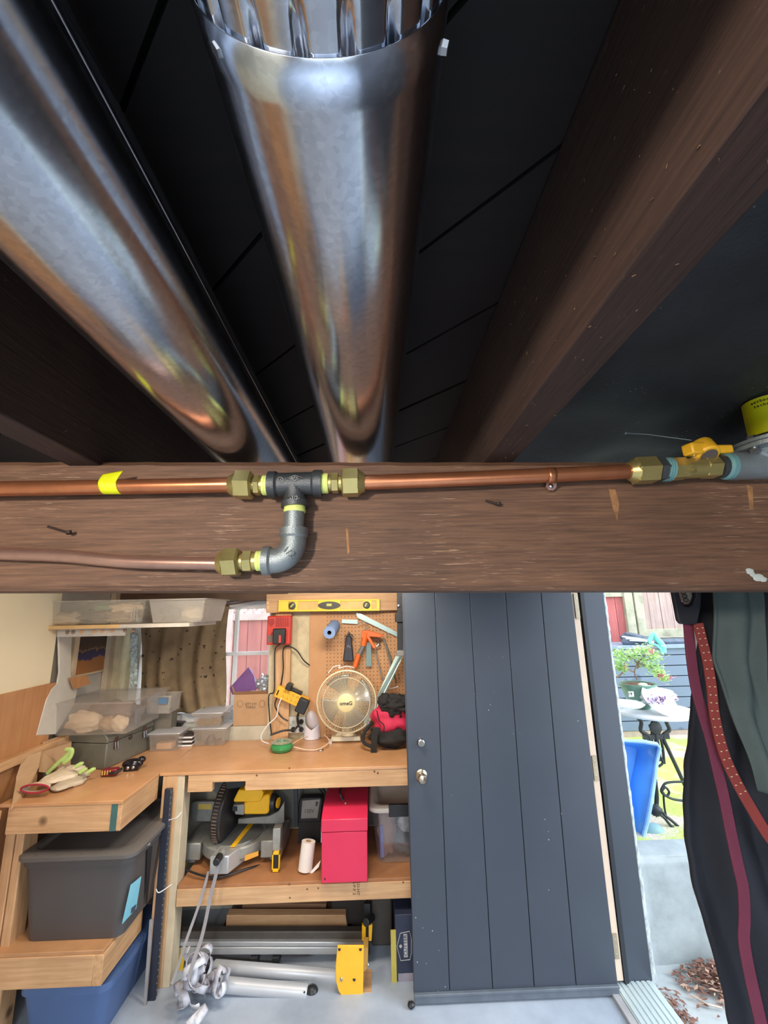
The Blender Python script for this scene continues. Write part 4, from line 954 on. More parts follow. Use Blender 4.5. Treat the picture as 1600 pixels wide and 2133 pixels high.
# work gloves: palm, fingers, cuff
def glove(label, pts, m, mc, w, z, seed, cuff=True):
    """pts: wrist and finger-root pixels on the bench; fingers fan from the palm"""
    g = MB(); W, Rt = aZ(*pts[0], z), aZ(*pts[1], z); d_ = (Rt-W); L = d_.length; d_.normalize(); s_ = Vector((-d_.y, d_.x, 0))
    pal = W.lerp(Rt, .5); q = Matrix((d_, s_, Vector((0, 0, 1)))).transposed()
    g.ball(pal+Vector((0, 0, .014)), (L*.62, w*.55, .017), 20, 12, q=q, amp=.15, seed=seed)
    for i in range(4):
        o_ = s_*(w*(.36-.24*i)); st = W.lerp(Rt, .8)+o_+Vector((0, 0, .014)); fl_ = (.060, .074, .070, .054)[i]; dd_ = (d_+s_*(.16-.12*i)).normalized()
        g.tube([st, st+dd_*fl_*.5+Vector((0, 0, .006)), st+dd_*fl_*.9-Vector((0, 0, .001)), st+dd_*fl_], [.0145, .014, .012, .005], 10)
    st = W.lerp(Rt, .3)-s_*w*.4+Vector((0, 0, .012)); g.tube([st, st+(d_*.6-s_*.6)*.04, st+(d_*.9-s_*.35)*.075], [.014, .012, .006], 10)
    o = g.build('work_glove', m, angle=70); md = o.modifiers.new('remesh', 'REMESH'); md.mode = 'VOXEL'; md.voxel_size = .0035; md.use_smooth_shade = True
    if cuff:
        c0 = W-d_*L*.25; c = MB(); ring = []
        def cf(u, v):
            a = 2*PI*u; rr = w*.44*(1+.2*v); return c0-d_*(v*.030)+s_*(rr*math.cos(a))+Vector((0, 0, .018+.017*math.sin(a)))
        c.grid(cf, 24, 6).build('cuff', m, o, solid=.002)
        MB().tube([cf(k/24, 1) for k in range(24)], .004, 8, closed=True).build('cuff_band', mc, o)
    return tag(o, label, 'glove')
M_gl = mat('cream_cotton_leather', (226, 208, 184), .9, var=.12, vs=30, bp=.4, bs=60)
glove('cream work glove with a red cuff band lying on the bench corner', ((96, 1638), (150, 1608)), M_gl, mat('red_binding', (170, 42, 58), .8), .115, BZ+.022, 3)
glove('cream glove underneath the red cuffed glove', ((120, 1650), (160, 1622)), mat('grey_cream_cotton', (196, 180, 158), .9), mat('dark_cuff', (60, 56, 54), .8), .10, BZ+.001, 4, False)
M_lime = mat('pale_lime_rubber', (186, 214, 128), .6, var=.1)
gg = thing('rubber_glove', 'pale lime rubber glove under the cream gloves, fingers raised', 'glove', aZ(130, 1610, BZ))
mb = MB()
for pts in ([(98, 1612), (118, 1592), (140, 1572), (150, 1562)], [(132, 1590), (146, 1578), (150, 1562), (136, 1561)]):
    mb.tube(smooth_pts([aY(x, y, 2.43) for x, y in pts], 6), .010, 10)
o = mb.build('raised_fingers', M_lime, gg); md = o.modifiers.new('remesh', 'REMESH'); md.mode = 'VOXEL'; md.voxel_size = .003; md.use_smooth_shade = True
for (x, y) in ((172, 1588), (180, 1600), (197, 1600)):
    MB().tube([aY(x-14, y+9, 2.40), aY(x-4, y+3, 2.40), aY(x+1, y+1, 2.40)], [.010, .010, .006], 10).build('fingertip', M_lime, gg)
# gadgets on the bench corner
ga = aZ(227, 1618, BZ); g1 = thing('light', 'small red and black clip light with yellow stripes on the bench', 'light', ga)
T = TR(ga+Vector((0, .01, 0)), .15)
MB(T).box(-.040, .035, -.018, .022, .004, .036).build('housing', mat('dark_red_plastic', (126, 30, 38), .35), g1, bev=.006)
MB(T).tube([(.0, -.02, .018), (.03, -.032, .022), (.048, -.01, .024), (.044, .014, .026)], .006, 8).build('strap_clip', M_black, g1)
for k in range(4): MB(T).box(-.034+.012*k, -.029+.012*k, -.0195, -.018, .012, .032).build('stripe', mat('yellow_stripe', (214, 190, 90), .5), g1)
ga = aZ(272, 1606, BZ); g2 = thing('headlamp', 'small glossy black headlamp with two silver buttons on the bench', 'headlamp', ga)
T = TR(ga+Vector((0, .015, 0)), .2)
MB(T).ball((0, 0, .030), (.052, .026, .026), 20, 12).ball((.040, .004, .046), (.022, .02, .016), 14, 10).box(-.035, .035, -.024, .02, .002, .028).build('housing', mat('gloss_black', (26, 24, 30), .15), g2, angle=50)
for x in (-.016, .010): MB(T).ball((x, -.026, .018), (.0085, .003, .0085), 14, 8).build('silver_button', M_steel, g2)
# shallow tub, black tray, small boxes behind
def placed(px0, px1, pyb, z, depth, h):
    a, b_ = aZ(px0, pyb, z), aZ(px1, pyb, z); y = max(a.y, b_.y); return a.x, b_.x, y, y+depth, z, z+h
mm = aY(345, 1470, 2.88)
st_ = thing('storage_bin', 'shallow tan tub with a blue tag behind the big clear bin', 'bin', (mm.x, 2.95, 1.05))
x0, x1 = aY(300, 1470, 2.90).x, aY(358, 1470, 2.90).x
tub(st_, x0+.02, x1, 2.88, 3.03, aY(330, 1486, 2.9).z, aY(330, 1449, 2.9).z, .006, M_clr2)
MB().box(aY(330, 1462, 2.87).x, aY(349, 1462, 2.87).x, 2.868, 2.874, aY(340, 1466, 2.87).z, aY(340, 1454, 2.87).z).build('blue_tag', mat('steel_blue_tag', (88, 124, 158), .5), st_)
o = MB().box(x0-.05, x1-.02, 2.95, 3.04, BZ+.001, aY(330, 1488, 2.9).z-.001).build('wooden_riser', mat('pale_box_board', (120, 112, 100), .7), bev=.003); tag(o, 'pale board block holding up the tan tub', 'block')
a = aY(322, 1500, 3.07); o = MB().prism([(a.x, 1.001), (aY(376, 1500, 3.07).x, 1.001), (aY(384, 1500, 3.07).x, 1.03), (a.x, 1.05)], 'y', 3.06, 3.11).build('black_tray', M_black, bev=.003); tag(o, 'black plastic tray on the ledge below the curtain', 'tray')
def small_bin(label, px0, px1, pyb, pyt, depth, lid, z=BZ+.001, m=M_clr, Y=None):
    if Y is None: Y = max(aZ(px0, pyb, z).y, aZ(px1, pyb, z).y)
    xa, xb = aY(px0, pyt, Y).x, aY(px1, pyt, Y).x; zt_ = aY((px0+px1)/2, pyt, Y).z
    t = thing('storage_bin', label, 'bin', ((xa+xb)/2, Y+depth/2, z))
    tub(t, xa, xb, Y, Y+depth, z, zt_, .010, m)
    if lid: MB().box(xa-.008, xb+.008, Y-.008, Y+depth+.008, zt_+.002, zt_+.010).build('lid', lid, t, bev=.003)
    return xa, xb, Y, zt_
M_lid = clear('milky_lid', (226, 230, 238), .72, .2, .15)
xa, xb, yy, zz = small_bin('small clear box with a tan block inside, left on the bench', 310, 372, 1567, 1531, .14, M_lid)
tag(MB().box(xa+.035, xb-.05, yy+.03, yy+.09, BZ+.006, BZ+.040).build('sanding_block', mat('tan_block', (216, 170, 126), .8), bev=.003), 'tan sanding block inside the small clear box', 'block')
xa, xb, yy, zz = small_bin('lower clear box of metal brackets in the stack of two', 403, 470, 1555, 1520, .20, M_lid)
for i, (x, lab) in enumerate(((.06, 'rusty metal bracket leaning in the lower clear box'), (.12, 'dark flat bracket at the bottom of the lower clear box'))):
    o = MB(TR((xa+x, yy+.03, BZ+.008), 0, 0, .5-.9*i)).prism([(0, 0), (.045, 0), (.045, .006), (.006, .010), (.006, .05), (0, .05)], 'y', 0, .03).build('metal_bracket', mat('rusty_bracket', (98, 76, 72), .6, .3), bev=.001); tag(o, lab, 'bracket')
xa2, xb2, yy2, z2 = small_bin('upper clear box of brass screws with a white lid, on the stack', 402, 462, 1518, 1488, .20, M_lid, z=zz+.012, Y=yy)
r = random.Random(5); mb = MB()
for _ in range(260):
    p = Vector((r.uniform(xa2+.014, xb2-.014), r.uniform(yy2+.014, yy2+.10), zz+.018+r.uniform(0, .032))); d_ = Vector((r.gauss(0, 1), r.gauss(0, 1), r.gauss(0, .5))).normalized()*.010; mb.cyl(p-d_, p+d_, .002, .0008, n=5)
tag(mb.build('brass_screws', mat('brass_screw', (186, 158, 100), .4, .6)), 'heap of brass screws inside the upper clear box', 'screws', kind='stuff')
# slim stack of black and white strips between the boxes
for k in range(6):
    z = BZ+.002+.0115*k; o = MB().box(aY(374, 1530, 2.94).x, aY(402, 1530, 2.94).x, 2.93+.002*(k % 2), 3.03, z, z+.0095).build('flat_strip', M_white if k % 2 == 0 else mat('brown_black_strip', (50, 38, 34), .6), bev=.001)
    tag(o, ['bottom white strip', 'lowest dark strip', 'second white strip', 'middle dark strip', 'third white strip', 'topmost dark strip'][k]+' of the small stack between the clear boxes', 'strip', 'stack of strips between the clear boxes')
# window sill box with purple paper
FX0, FX1 = aY(487, 1470, 3.06).x, aY(558, 1470, 3.06).x
wx = thing('cardboard_box', 'brown cardboard box on the window ledge with purple paper in it', 'box', ((FX0+FX1)/2, 3.12, 1.001))
zt_ = aY(520, 1446, 3.06).z
MB().box(FX0, FX1, 3.06, 3.185, 1.001, zt_).build('box_body', M_card, wx, bev=.002)
MB().poly3([(FX0-.002, 3.058, zt_), (FX1+.002, 3.058, zt_), (FX1-.004, 3.03, zt_+.052-.03), (FX0-.006, 3.03, zt_+.052-.03)], (0, .004, 0)).build('flap', M_card, wx, smooth=False)
MB().poly3([(FX0, 3.06, zt_), (FX0-.0, 3.18, zt_), (FX0-.03, 3.17, zt_+.05), (FX0-.02, 3.065, zt_+.045)], (.003, 0, 0)).build('flap', M_card, wx, smooth=False)
text('box_print', 'QTY 4 H\nTOOLS', aY(522, 1470, 3.0585), .020, mat('grey_print', (110, 84, 66), .8), wx)
rg_ = MB()
for x in (500, 546): rg_.tube([aY(x+6*math.cos(k*PI/8), 1466+7*math.sin(k*PI/8), 3.0585) for k in range(16)], .0012, 5, closed=True)
rg_.build('print_rings', mat('faint_print', (150, 116, 90), .8), wx)
M_pur = mat('purple_paper', (106, 60, 130), .6, bp=.2, bs=20)
o = MB().poly3([aY(478, 1433, 3.09), aY(517, 1390, 3.12), aY(528, 1408, 3.12), aY(534, 1436, 3.11), aY(500, 1445, 3.08), aY(484, 1447, 3.08)], (0, .006, 0)).build('purple_paper', M_pur, smooth=False); tag(o, 'folded dark purple paper sticking out of the window ledge box', 'paper')
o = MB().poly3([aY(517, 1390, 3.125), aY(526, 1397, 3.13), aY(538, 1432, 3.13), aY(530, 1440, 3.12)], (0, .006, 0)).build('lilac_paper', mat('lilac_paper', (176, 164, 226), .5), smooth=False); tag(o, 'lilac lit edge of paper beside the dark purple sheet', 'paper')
o = MB().ball(aY(552, 1424, 3.13), (.055, .03, .05), 26, 18, amp=.6, fr=4, seed=3).build('foil_bundle', clear('silvery_cellophane', (190, 200, 210), .75, .15, .35), angle=25); tag(o, 'crumpled silvery cellophane behind the ledge cardboard box', 'wrapping')
o = MB().lathe([(.012, 0), (.013, .03), (.009, .04), (.004, .044)], (aY(446, 1463, 3.1).x, 3.1, 1.001), (0, 0, 1), 14).build('small_bottle', M_black); tag(o, 'tiny black bottle on the ledge left of the white lidded box', 'bottle')
o = MB().lathe([(.010, 0), (.010, .045), (.006, .055)], (aY(465, 1462, 3.1).x, 3.1, 1.001), (0, 0, 1), 14).build('small_bottle', M_black); tag(o, 'tiny dark bottle on the ledge next to the cardboard box', 'bottle')
# ---------------- totes under the left wing
M_tote = mat('grey_brown_tote', (84, 80, 80), .5, var=.05, vs=3); M_tl = mat('grey_tote_lid', (98, 94, 92), .45, var=.05, vs=3)
def rrect(x0, x1, y0, y1, r, n=5):
    pts = []
    for cx_, cy_, a0 in ((x1-r, y1-r, 0), (x0+r, y1-r, PI/2), (x0+r, y0+r, PI), (x1-r, y0+r, 1.5*PI)):
        for k in range(n+1): a = a0+PI/2*k/n; pts.append((cx_+r*math.cos(a), cy_+r*math.sin(a)))
    return pts
def loft(rings): 
    mb = MB(); n = len(rings[0]); vs = sum(rings, []); fs = [(k*n+i, k*n+(i+1) % n, (k+1)*n+(i+1) % n, (k+1)*n+i) for k in range(len(rings)-1) for i in range(n)]
    return mb.add(vs, fs+[tuple(range(n-1, -1, -1)), tuple((len(rings)-1)*n+i for i in range(n))])
def tote(label, x0, x1, y0, y1, z0, z1, m, ml, lid=True):
    t = thing('storage_tote', label, 'tote', ((x0+x1)/2, (y0+y1)/2, z0))
    R3 = lambda i, z, r=.05: [(x, y, z) for x, y in rrect(x0+i, x1-i, y0+i, y1-i, r)]
    tb_ = loft([R3(.045, z0, .04), R3(.042, z0+.01, .045), R3(.012, z1-.05), R3(.004, z1-.048), R3(.004, z1-.02)]).build('tote_body', m, t, angle=40)
    if lid: loft([R3(-.008, z1-.022), R3(-.012, z1-.018), R3(-.012, z1-.004), R3(.0, z1+.004), R3(.035, z1+.006, .04), R3(.045, z1-.004, .035)]).build('lid', ml, t, angle=40)
    return t
tx0, tx1 = aY(40, 1800, 2.19).x, aY(255, 1800, 2.19).x
zt_ = aY(150, 1783, 2.19).z
tt = tote('big grey storage tote with a blue label on the left shelf', tx0-.01, tx1+.045, 2.19, 2.78, .367, zt_+.005, M_tote, M_tl)
for k in range(4):
    x = tx0+.06+.10*k; MB().box(x, x+.012, 2.185, 2.192, zt_+.004, zt_+.008).build('lid_rib', M_tl, tt)
def on_side(px, py, dx=0.0): # point on tote's right side
    X_ = tx1+.020; return aX(px, py, X_)
MB().poly3([aX(272, 1843, tx1+.026), aX(294, 1825, tx1+.034), aX(283, 1893, tx1+.014), aX(254, 1925, tx1+.008)], (.0015, 0, 0)).build('blue_label', mat('pale_blue_label', (136, 208, 228), .5, var=.03), tt, smooth=False)
MB().poly3([aX(273, 1892, tx1+.016), aX(283, 1884, tx1+.020), aX(280, 1898, tx1+.016), aX(271, 1903, tx1+.012)], (.0025, 0, 0)).build('label_square', mat('dark_label_square', (70, 84, 96), .6), tt, smooth=False)
MB().poly3([aX(302, 1758, tx1+.042), aX(313, 1755, tx1+.043), aX(311, 1760, tx1+.042), aX(301, 1764, tx1+.041)], (.0015, 0, 0)).build('white_sticker', M_white, tt, smooth=False)
MB().poly3([aX(306, 1768, tx1+.038), aX(317, 1762, tx1+.041), aX(306, 1880, tx1+.016), aX(303, 1884, tx1+.014)], (.002, 0, 0)).build('side_groove', M_black, tt, smooth=False)
tote('tall blue storage tote on the floor under the left shelf', aY(30, 2060, 2.2).x, aY(212, 2060, 2.2).x+.03, 2.20, 2.72, .002, .24, mat('royal_blue_tote', (78, 104, 150), .45, var=.06, vs=4), M_dkgrey, False)
# long levels / poles standing beside the totes
lv = thing('long_bar', 'long black extrusion standing left of the bench post', 'bar', (-1.05, 2.44, 0))
MB().bar(aY(352, 1642, 2.47), aY(312, 2140, 2.44), .036, .022, up=(0, 1, 0)).build('bar_body', mat('blue_black_bar', (40, 44, 58), .4), lv, bev=.004)
r = random.Random(4); mb = MB(); p, q = aY(357, 1650, 2.455), aY(322, 2120, 2.425)
for k in range(36): mb.ball(p.lerp(q, k/36)+Vector((r.uniform(-.002, .002), 0, 0)), (.002, .001, .004), 6, 4)
mb.build('pitted_edge', mat('grey_pit', (120, 124, 136), .5), lv, kind='stuff')
o = MB().bar(aY(315, 1915, 2.43), aY(300, 2125, 2.41), .014, .008, up=(0, 1, 0)).build('thin_strip', mat('grey_strip', (150, 148, 150), .5), bev=.001); tag(o, 'thin grey strip leaning beside the black extrusion', 'strip')
for a_, b_, c_, lab in (((352, 1708), (368, 1703), (378, 1692), 'upper white cable tie around the black extrusion'), ((325, 1852), (332, 1859), (358, 1842), 'lower white cable tie around the black extrusion')):
    o = MB().tube(smooth_pts([aY(*a_, 2.43), aY(*b_, 2.42), aY(*c_, 2.45)], 6), .0022, 6).build('cable_tie', M_white); tag(o, lab, 'cable tie')
# cardboard carton by the wall, lower left edge of view
o = MB().box(-1.70, -1.655, 1.95, 2.14, .905, 1.02).build('wood_block', M_ply); tag(o, 'brown wood block on the ledge at the left picture edge', 'wood block')
# ================================================================== back wall and its tools
BY = 3.062
def bx(mb, x0, x1, yt, yb, Y0, Y1): 
    a, b = aY(x0, (yt+yb)/2, Y0), aY(x1, (yt+yb)/2, Y0); c, d = aY((x0+x1)/2, yb, Y0), aY((x0+x1)/2, yt, Y0); return mb.box(a.x, b.x, Y0, Y1, c.z, d.z)
sx0, sx1 = aY(570, 1400, 3.02).x, aY(604, 1400, 3.02).x
o = MB().box(sx0, sx1, 3.022, 3.060, BZ+.001, 1.83).build('wall_stud', M_pineZ, bev=.002); tag(o, 'upright pine stud right of the window carrying the charger', 'stud')
p0, p1 = aY(644, 1400, 3.05).x, aY(860, 1400, 3.05).x
m_, nt, b = newmat('pegboard_brown'); v = coords(nt)
sp = N(nt, 'ShaderNodeSeparateXYZ'); nt.links.new(v, sp.inputs[0])
def fr(sock):
    a = N(nt, 'ShaderNodeMath', operation='DIVIDE'); nt.links.new(sock, a.inputs[0]); a.inputs[1].default_value = .0240
    f = N(nt, 'ShaderNodeMath', operation='FRACT'); nt.links.new(a.outputs[0], f.inputs[0])
    s = N(nt, 'ShaderNodeMath', operation='SUBTRACT'); nt.links.new(f.outputs[0], s.inputs[0]); s.inputs[1].default_value = .5
    q = N(nt, 'ShaderNodeMath', operation='MULTIPLY'); nt.links.new(s.outputs[0], q.inputs[0]); nt.links.new(s.outputs[0], q.inputs[1]); return q.outputs[0]
ad = N(nt, 'ShaderNodeMath', operation='ADD'); nt.links.new(fr(sp.outputs[0]), ad.inputs[0]); nt.links.new(fr(sp.outputs[2]), ad.inputs[1])
lt = N(nt, 'ShaderNodeMath', operation='LESS_THAN'); nt.links.new(ad.outputs[0], lt.inputs[0]); lt.inputs[1].default_value = .018
base = ramp(nt, noise(nt, v, 5, 3), [(.3, lin((176, 128, 86))), (.7, lin((192, 144, 100)))])
nt.links.new(mix(nt, lt.outputs[0], base, lin((58, 40, 28))), b.inputs['Base Color']); b.inputs['Roughness'].default_value = .6
pg = thing('pegboard', 'brown perforated tool board on the back wall behind the fan', 'pegboard', ((p0+p1)/2, 3.055, BZ+.001))
MB().box(p0+.115, p1, 3.048, 3.0605, BZ+.001, 1.80).build('perforated_panel', m_, pg, smooth=False)
MB().box(p0, p0+.1155, 3.0475, 3.0605, BZ+.001, 1.80).build('plain_strip', mat('plain_hardboard', (190, 142, 98), .6, var=.05), pg, smooth=False)
# top board and spirit level
a, b_ = aY(554, 1262, 2.98), aY(836, 1256, 2.98)
zt_, zb_ = aY(640, 1236, 2.98).z, aY(600, 1276, 2.98).z
tbd = MB().box(a.x, b_.x, 2.985, 3.046, zb_, zt_).build('top_board', M_pine, bev=.002); tag(tbd, 'short pine board across the top of the tool wall', 'board')
for y in (1256, 1265): MB().cyl(aY(559, y, 2.984), aY(559, y, 2.987), .012, n=18).build('round_plug', mat('pale_plug', (236, 190, 140), .6), tbd)
lvx0, lvx1 = aY(580, 1262, 2.96), aY(791, 1260, 2.96)
T = frame(lvx0, lvx1-lvx0, (0, 1, 0)); L = (lvx1-lvx0).length; h = .038
sl = thing('spirit_level', 'yellow spirit level resting on the top board', 'level', lvx0.lerp(lvx1, .5)-Vector((0, 0, h)))
M_ly = mat('level_yellow', (240, 206, 50), .4, var=.04)
MB(T).box(0, L, 0, .022, -h, -h+.010).box(0, L, 0, .022, h-.010, h).box(0, L*.10, .0, .022, -h+.010, h-.010).box(.97*L, L, 0, .022, -h+.010, h-.010).box(L*.16, L*.19, 0, .022, -h+.01, h-.01).box(L*.39, L*.61, .002, .020, -h+.010, h-.010).box(L*.84, L*.92, .002, .02, -h+.01, h-.01).build('level_frame', M_ly, sl, bev=.001)
MB(T).box(L*.02, L*.98, .008, .014, -h+.009, h-.009).build('web', mat('level_web', (224, 178, 104), .5), sl, smooth=False)
mb = MB(T @ Matrix.Translation((L*.5, .000, 0)) @ Matrix.Diagonal((1, 1, .34, 1))); mb.cyl((0, .003, 0), (0, -.003, 0), .075, n=36); mb.build('oval_window', mat('dark_olive_plastic', (58, 58, 44), .4), sl)
MB(T).box(L*.5-.018, L*.5+.018, -.006, -.001, -.006, .012).build('vial', mat('vial_yellow', (206, 202, 120), .2), sl, bev=.002)
for k, x in enumerate((.135, .87)):
    MB(T).lathe([(.024, 0), (.024, .004), (.017, .006), (.017, .002)], (L*x, .0, 0), (0, -1, 0), 24).build('vial_ring', mat('dark_olive_plastic', (58, 58, 44), .4), sl)
    MB(T).bar((L*x-.010, -.005, -.010+.02*k*0), (L*x+.010*(1-k), -.005, .012), .008, .003, up=(0, 1, 0)).build('vial', mat('vial_yellow', (206, 202, 120), .2), sl)
# battery charger on the stud
T = TR(aY(584, 1340, 3.02), 0); M_red = mat('red_plastic', (206, 62, 52), .4, var=.05)
c0 = aY(584, 1312, 3.0); hw = .078; hh = .092
bc = thing('battery_charger', 'red battery charger hung on the stud beside the window', 'charger', c0-Vector((0, 0, hh)))
MB(TR(c0)).box(-hw, hw, -.05, .02, -hh, hh).build('charger_body', M_red, bc, bev=.008)
for k in range(8): MB(TR(c0)).box(-.020+.012*k, -.014+.012*k, -.054, -.049, .022, .082).build('vent_rib', mat('deep_red_plastic', (158, 40, 40), .5), bc, smooth=False)
MB(TR(c0)).prism([(-.066, .075), (-.034, .075), (-.03, .045), (-.05, .022), (-.07, .045)], 'y', -.053, -.049).build('badge', mat('deep_red_plastic', (158, 40, 40), .5), bc, smooth=False)
MB(TR(c0)).box(-.070, -.01, -.0525, -.049, -.075, -.03).build('print_plate', mat('grey_print_plate', (120, 98, 90), .6), bc, smooth=False)
bt = MB(TR(c0)).box(-.028, .050, -.095, -.050, -.085, .012).build('battery', M_black, bev=.006); tag(bt, 'black battery plugged into the red charger', 'battery')
MB(TR(c0)).box(.012, .026, -.0965, -.094, -.076, -.03).build('red_stripe', M_red, bt)
text('charger_lettering', '///', c0+Vector((-.04, -.053, -.02)), .02, M_ink, bc)
# cords
def cord(label, pts, r, m, name='black_cable'):
    P = [aY(x, y, Y) for x, y, Y in pts]; return tag(MB().tube(smooth_pts(P, 7), r, 8).build(name, m), label, 'cord')
cord('black cord looping from the power strip over to the tool board edge', [(585, 1430, 3.0), (590, 1395, 2.99), (590, 1355, 2.99), (600, 1346, 3.0), (618, 1355, 3.01), (632, 1375, 3.02), (645, 1386, 3.035)], .0045, M_black)
cord('thin black charger cord running down the stud edge', [(583, 1342, 2.94), (573, 1354, 3.0), (572, 1400, 3.005), (571, 1440, 3.01), (560, 1450, 3.0), (562, 1500, 3.0), (566, 1532, 2.99)], .004, M_black)
cord('black cord from the strip curling down to the wall outlet', [(577, 1452, 2.99), (573, 1470, 2.98), (585, 1492, 2.98), (600, 1502, 2.98)], .0045, M_black)
cord('white cord hanging from the yellow power strip to the bench', [(588, 1450, 2.97), (580, 1470, 2.95), (576, 1492, 2.95), (558, 1510, 2.93), (545, 1530, 2.92), (546, 1543, 2.88), (560, 1549, 2.84)], .0035, M_white)
cord('black cable bundle behind the green dish to the wall outlet', [(563, 1531, 2.93), (590, 1522, 2.95), (612, 1520, 2.98), (622, 1508, 3.0), (620, 1495, 2.98), (622, 1488, 2.96)], .006, M_black)
# power strip
A, Bp = aY(576, 1438, 2.985), aY(640, 1467, 2.985)
T = frame(A, Bp-A, (0, 1, 0)); L = (Bp-A).length
ps = thing('power_strip', 'yellow power strip hanging at a slant on the stud', 'power strip', A.lerp(Bp, .5)-Vector((0, 0, .04)))
MB(T).box(0, L, -.02, .03, -.036, .036).build('strip_body', mat('strip_yellow', (240, 176, 44), .45, var=.04), ps, bev=.005)
mb = MB(T)
for i in range(5):
    for zz in (-.016, .016):
        x = .055+i*.030
        for dx in (-.005, .005): mb.box(x+dx-.001, x+dx+.001, -.0212, -.019, zz-.004, zz+.004)
        mb.ball((x, -.0205, zz+.009), (.002, .001, .002), 6, 4)
mb.build('socket_slots', M_ink, ps, kind='stuff', smooth=False)
MB(T).box(.012, .020, -.023, -.019, -.020, .012).build('switch', M_ink, ps)
T2 = T
o = MB(T2).box(L-.055, L+.012, -.075, -.022, -.050, .035).build('power_adapter', M_black, bev=.006); tag(o, 'black power adapter plugged into the lower end of the yellow strip', 'adapter')
o = MB(T2).box(.05, .085, -.05, .025, .038, .075).box(.08, .16, -.02, .02, .038, .056).build('power_adapter', M_black, bev=.004); tag(o, 'long black adapter behind the top edge of the yellow strip', 'adapter')
cord('short black cord from the adapter down to the outlet', [(626, 1480, 2.93), (620, 1490, 2.94), (620, 1505, 2.96), (624, 1515, 2.97)], .006, M_black)
# outlets
oc = aY(618, 1508, 3.055); W_ = .052; 
ob = thing('wall_outlet', 'white double wall outlet behind the cords above the bench', 'outlet', oc-Vector((0, 0, .05)))
bx(MB(), 600, 636, 1493, 1527, 3.035, 3.061).build('outlet_plate', mat('aged_outlet_plate', (206, 210, 204), .4), ob, bev=.003)
for i, (x, y) in enumerate(((611, 1503), (628, 1503), (611, 1519), (628, 1519))):
    p = aY(x, y, 3.034)
    if i in (1, 3, 2): 
        o = MB().lathe([(.015, 0), (.015, .014), (.010, .026), (.005, .032)], p, (0, -1, 0), 16).build('plug', M_black); tag(o, ['', 'black plug in the upper right socket of the outlet', 'black plug in the lower left socket of the outlet', 'black plug in the lower right socket of the outlet'][i], 'plug')
    else:
        mb = MB(); mb.box(p.x-.006, p.x-.004, 3.033, 3.036, p.z-.005, p.z+.005).box(p.x+.004, p.x+.006, 3.033, 3.036, p.z-.005, p.z+.005).ball(p+Vector((0, 0, -.010)), (.0025, .001, .0025), 6, 4); mb.build('socket_slots', M_ink, ob)
# white egg shaped sensor in its stand
wc = aZ(650, 1537, BZ); wv = thing('desk_light', 'white egg-shaped device in a curved cradle on the bench', 'device', (wc.x, wc.y, BZ+.001))
q = Matrix.Rotation(-.35, 3, 'Y') @ Matrix.Rotation(.25, 3, 'X')
MB().ball(wc+Vector((.002, .01, .10)), (.040, .038, .068), 28, 18, q=q).build('egg_body', mat('pearly_white', (214, 206, 212), .3, var=.03), wv)
def cradle(u, v):
    a = 2*PI*u; r0 = .054-.008*v; h = (.052+.030*abs(math.cos(a))**1.2) * v; return Vector((wc.x+r0*math.cos(a), wc.y+.8*r0*math.sin(a), BZ+.003+h))
MB().grid(cradle, 40, 8).build('cradle', mat('soft_white', (218, 214, 224), .4, var=.03), wv, solid=.006)
MB().cyl((wc.x, wc.y, BZ+.001), (wc.x, wc.y, BZ+.008), .054, .052, n=36).build('foot', mat('soft_white', (218, 214, 224), .4), wv)
# green glass dish
gc = aZ(584, 1568, BZ); gd = thing('tape_dispenser', 'round green translucent tape holder on the bench', 'tape holder', (gc.x, gc.y+.03, BZ+.001))
gc = Vector((gc.x, gc.y+.035, BZ))
M_gr = mat('green_translucent', (70, 160, 96), .15, var=.1); M_gr.node_tree.nodes['Principled BSDF'].inputs['Transmission Weight'].default_value = .25
MB().lathe([(.030, .002), (.055, .003), (.066, .018), (.066, .030), (.052, .046), (.030, .048)], gc, (0, 0, 1), 36).build('dish_body', M_gr, gd)
MB().lathe([(.034, 0), (.060, .001), (.062, .006), (.045, .012), (.034, .010)], gc+Vector((0, 0, .047)), (0, 0, 1), 36, close=True).build('clear_top', clear('clear_top_plastic', (220, 232, 220), .35, .1, .25), gd)
cord('thin pale cord trailing on the bench in front of the fan base', [(612, 1556, 2.78), (640, 1562, 2.77), (665, 1560, 2.78), (686, 1545, 2.86), (676, 1530, 2.94)], .0035, mat('pale_pink_cord', (226, 196, 170), .5))
cord('second pale cord running from the green dish behind the egg device', [(608, 1550, 2.83), (622, 1542, 2.88), (640, 1534, 2.95)], .003, mat('pale_pink_cord', (226, 196, 170), .5))
rc_ = aZ(668, 1563, BZ); o = MB().tube([rc_+Vector((.016*math.cos(k*PI/10), .016*math.sin(k*PI/10), .003)) for k in range(20)], .0025, 6, closed=True).build('metal_ring', M_steel); tag(o, 'small steel ring lying on the bench below the fan', 'ring')
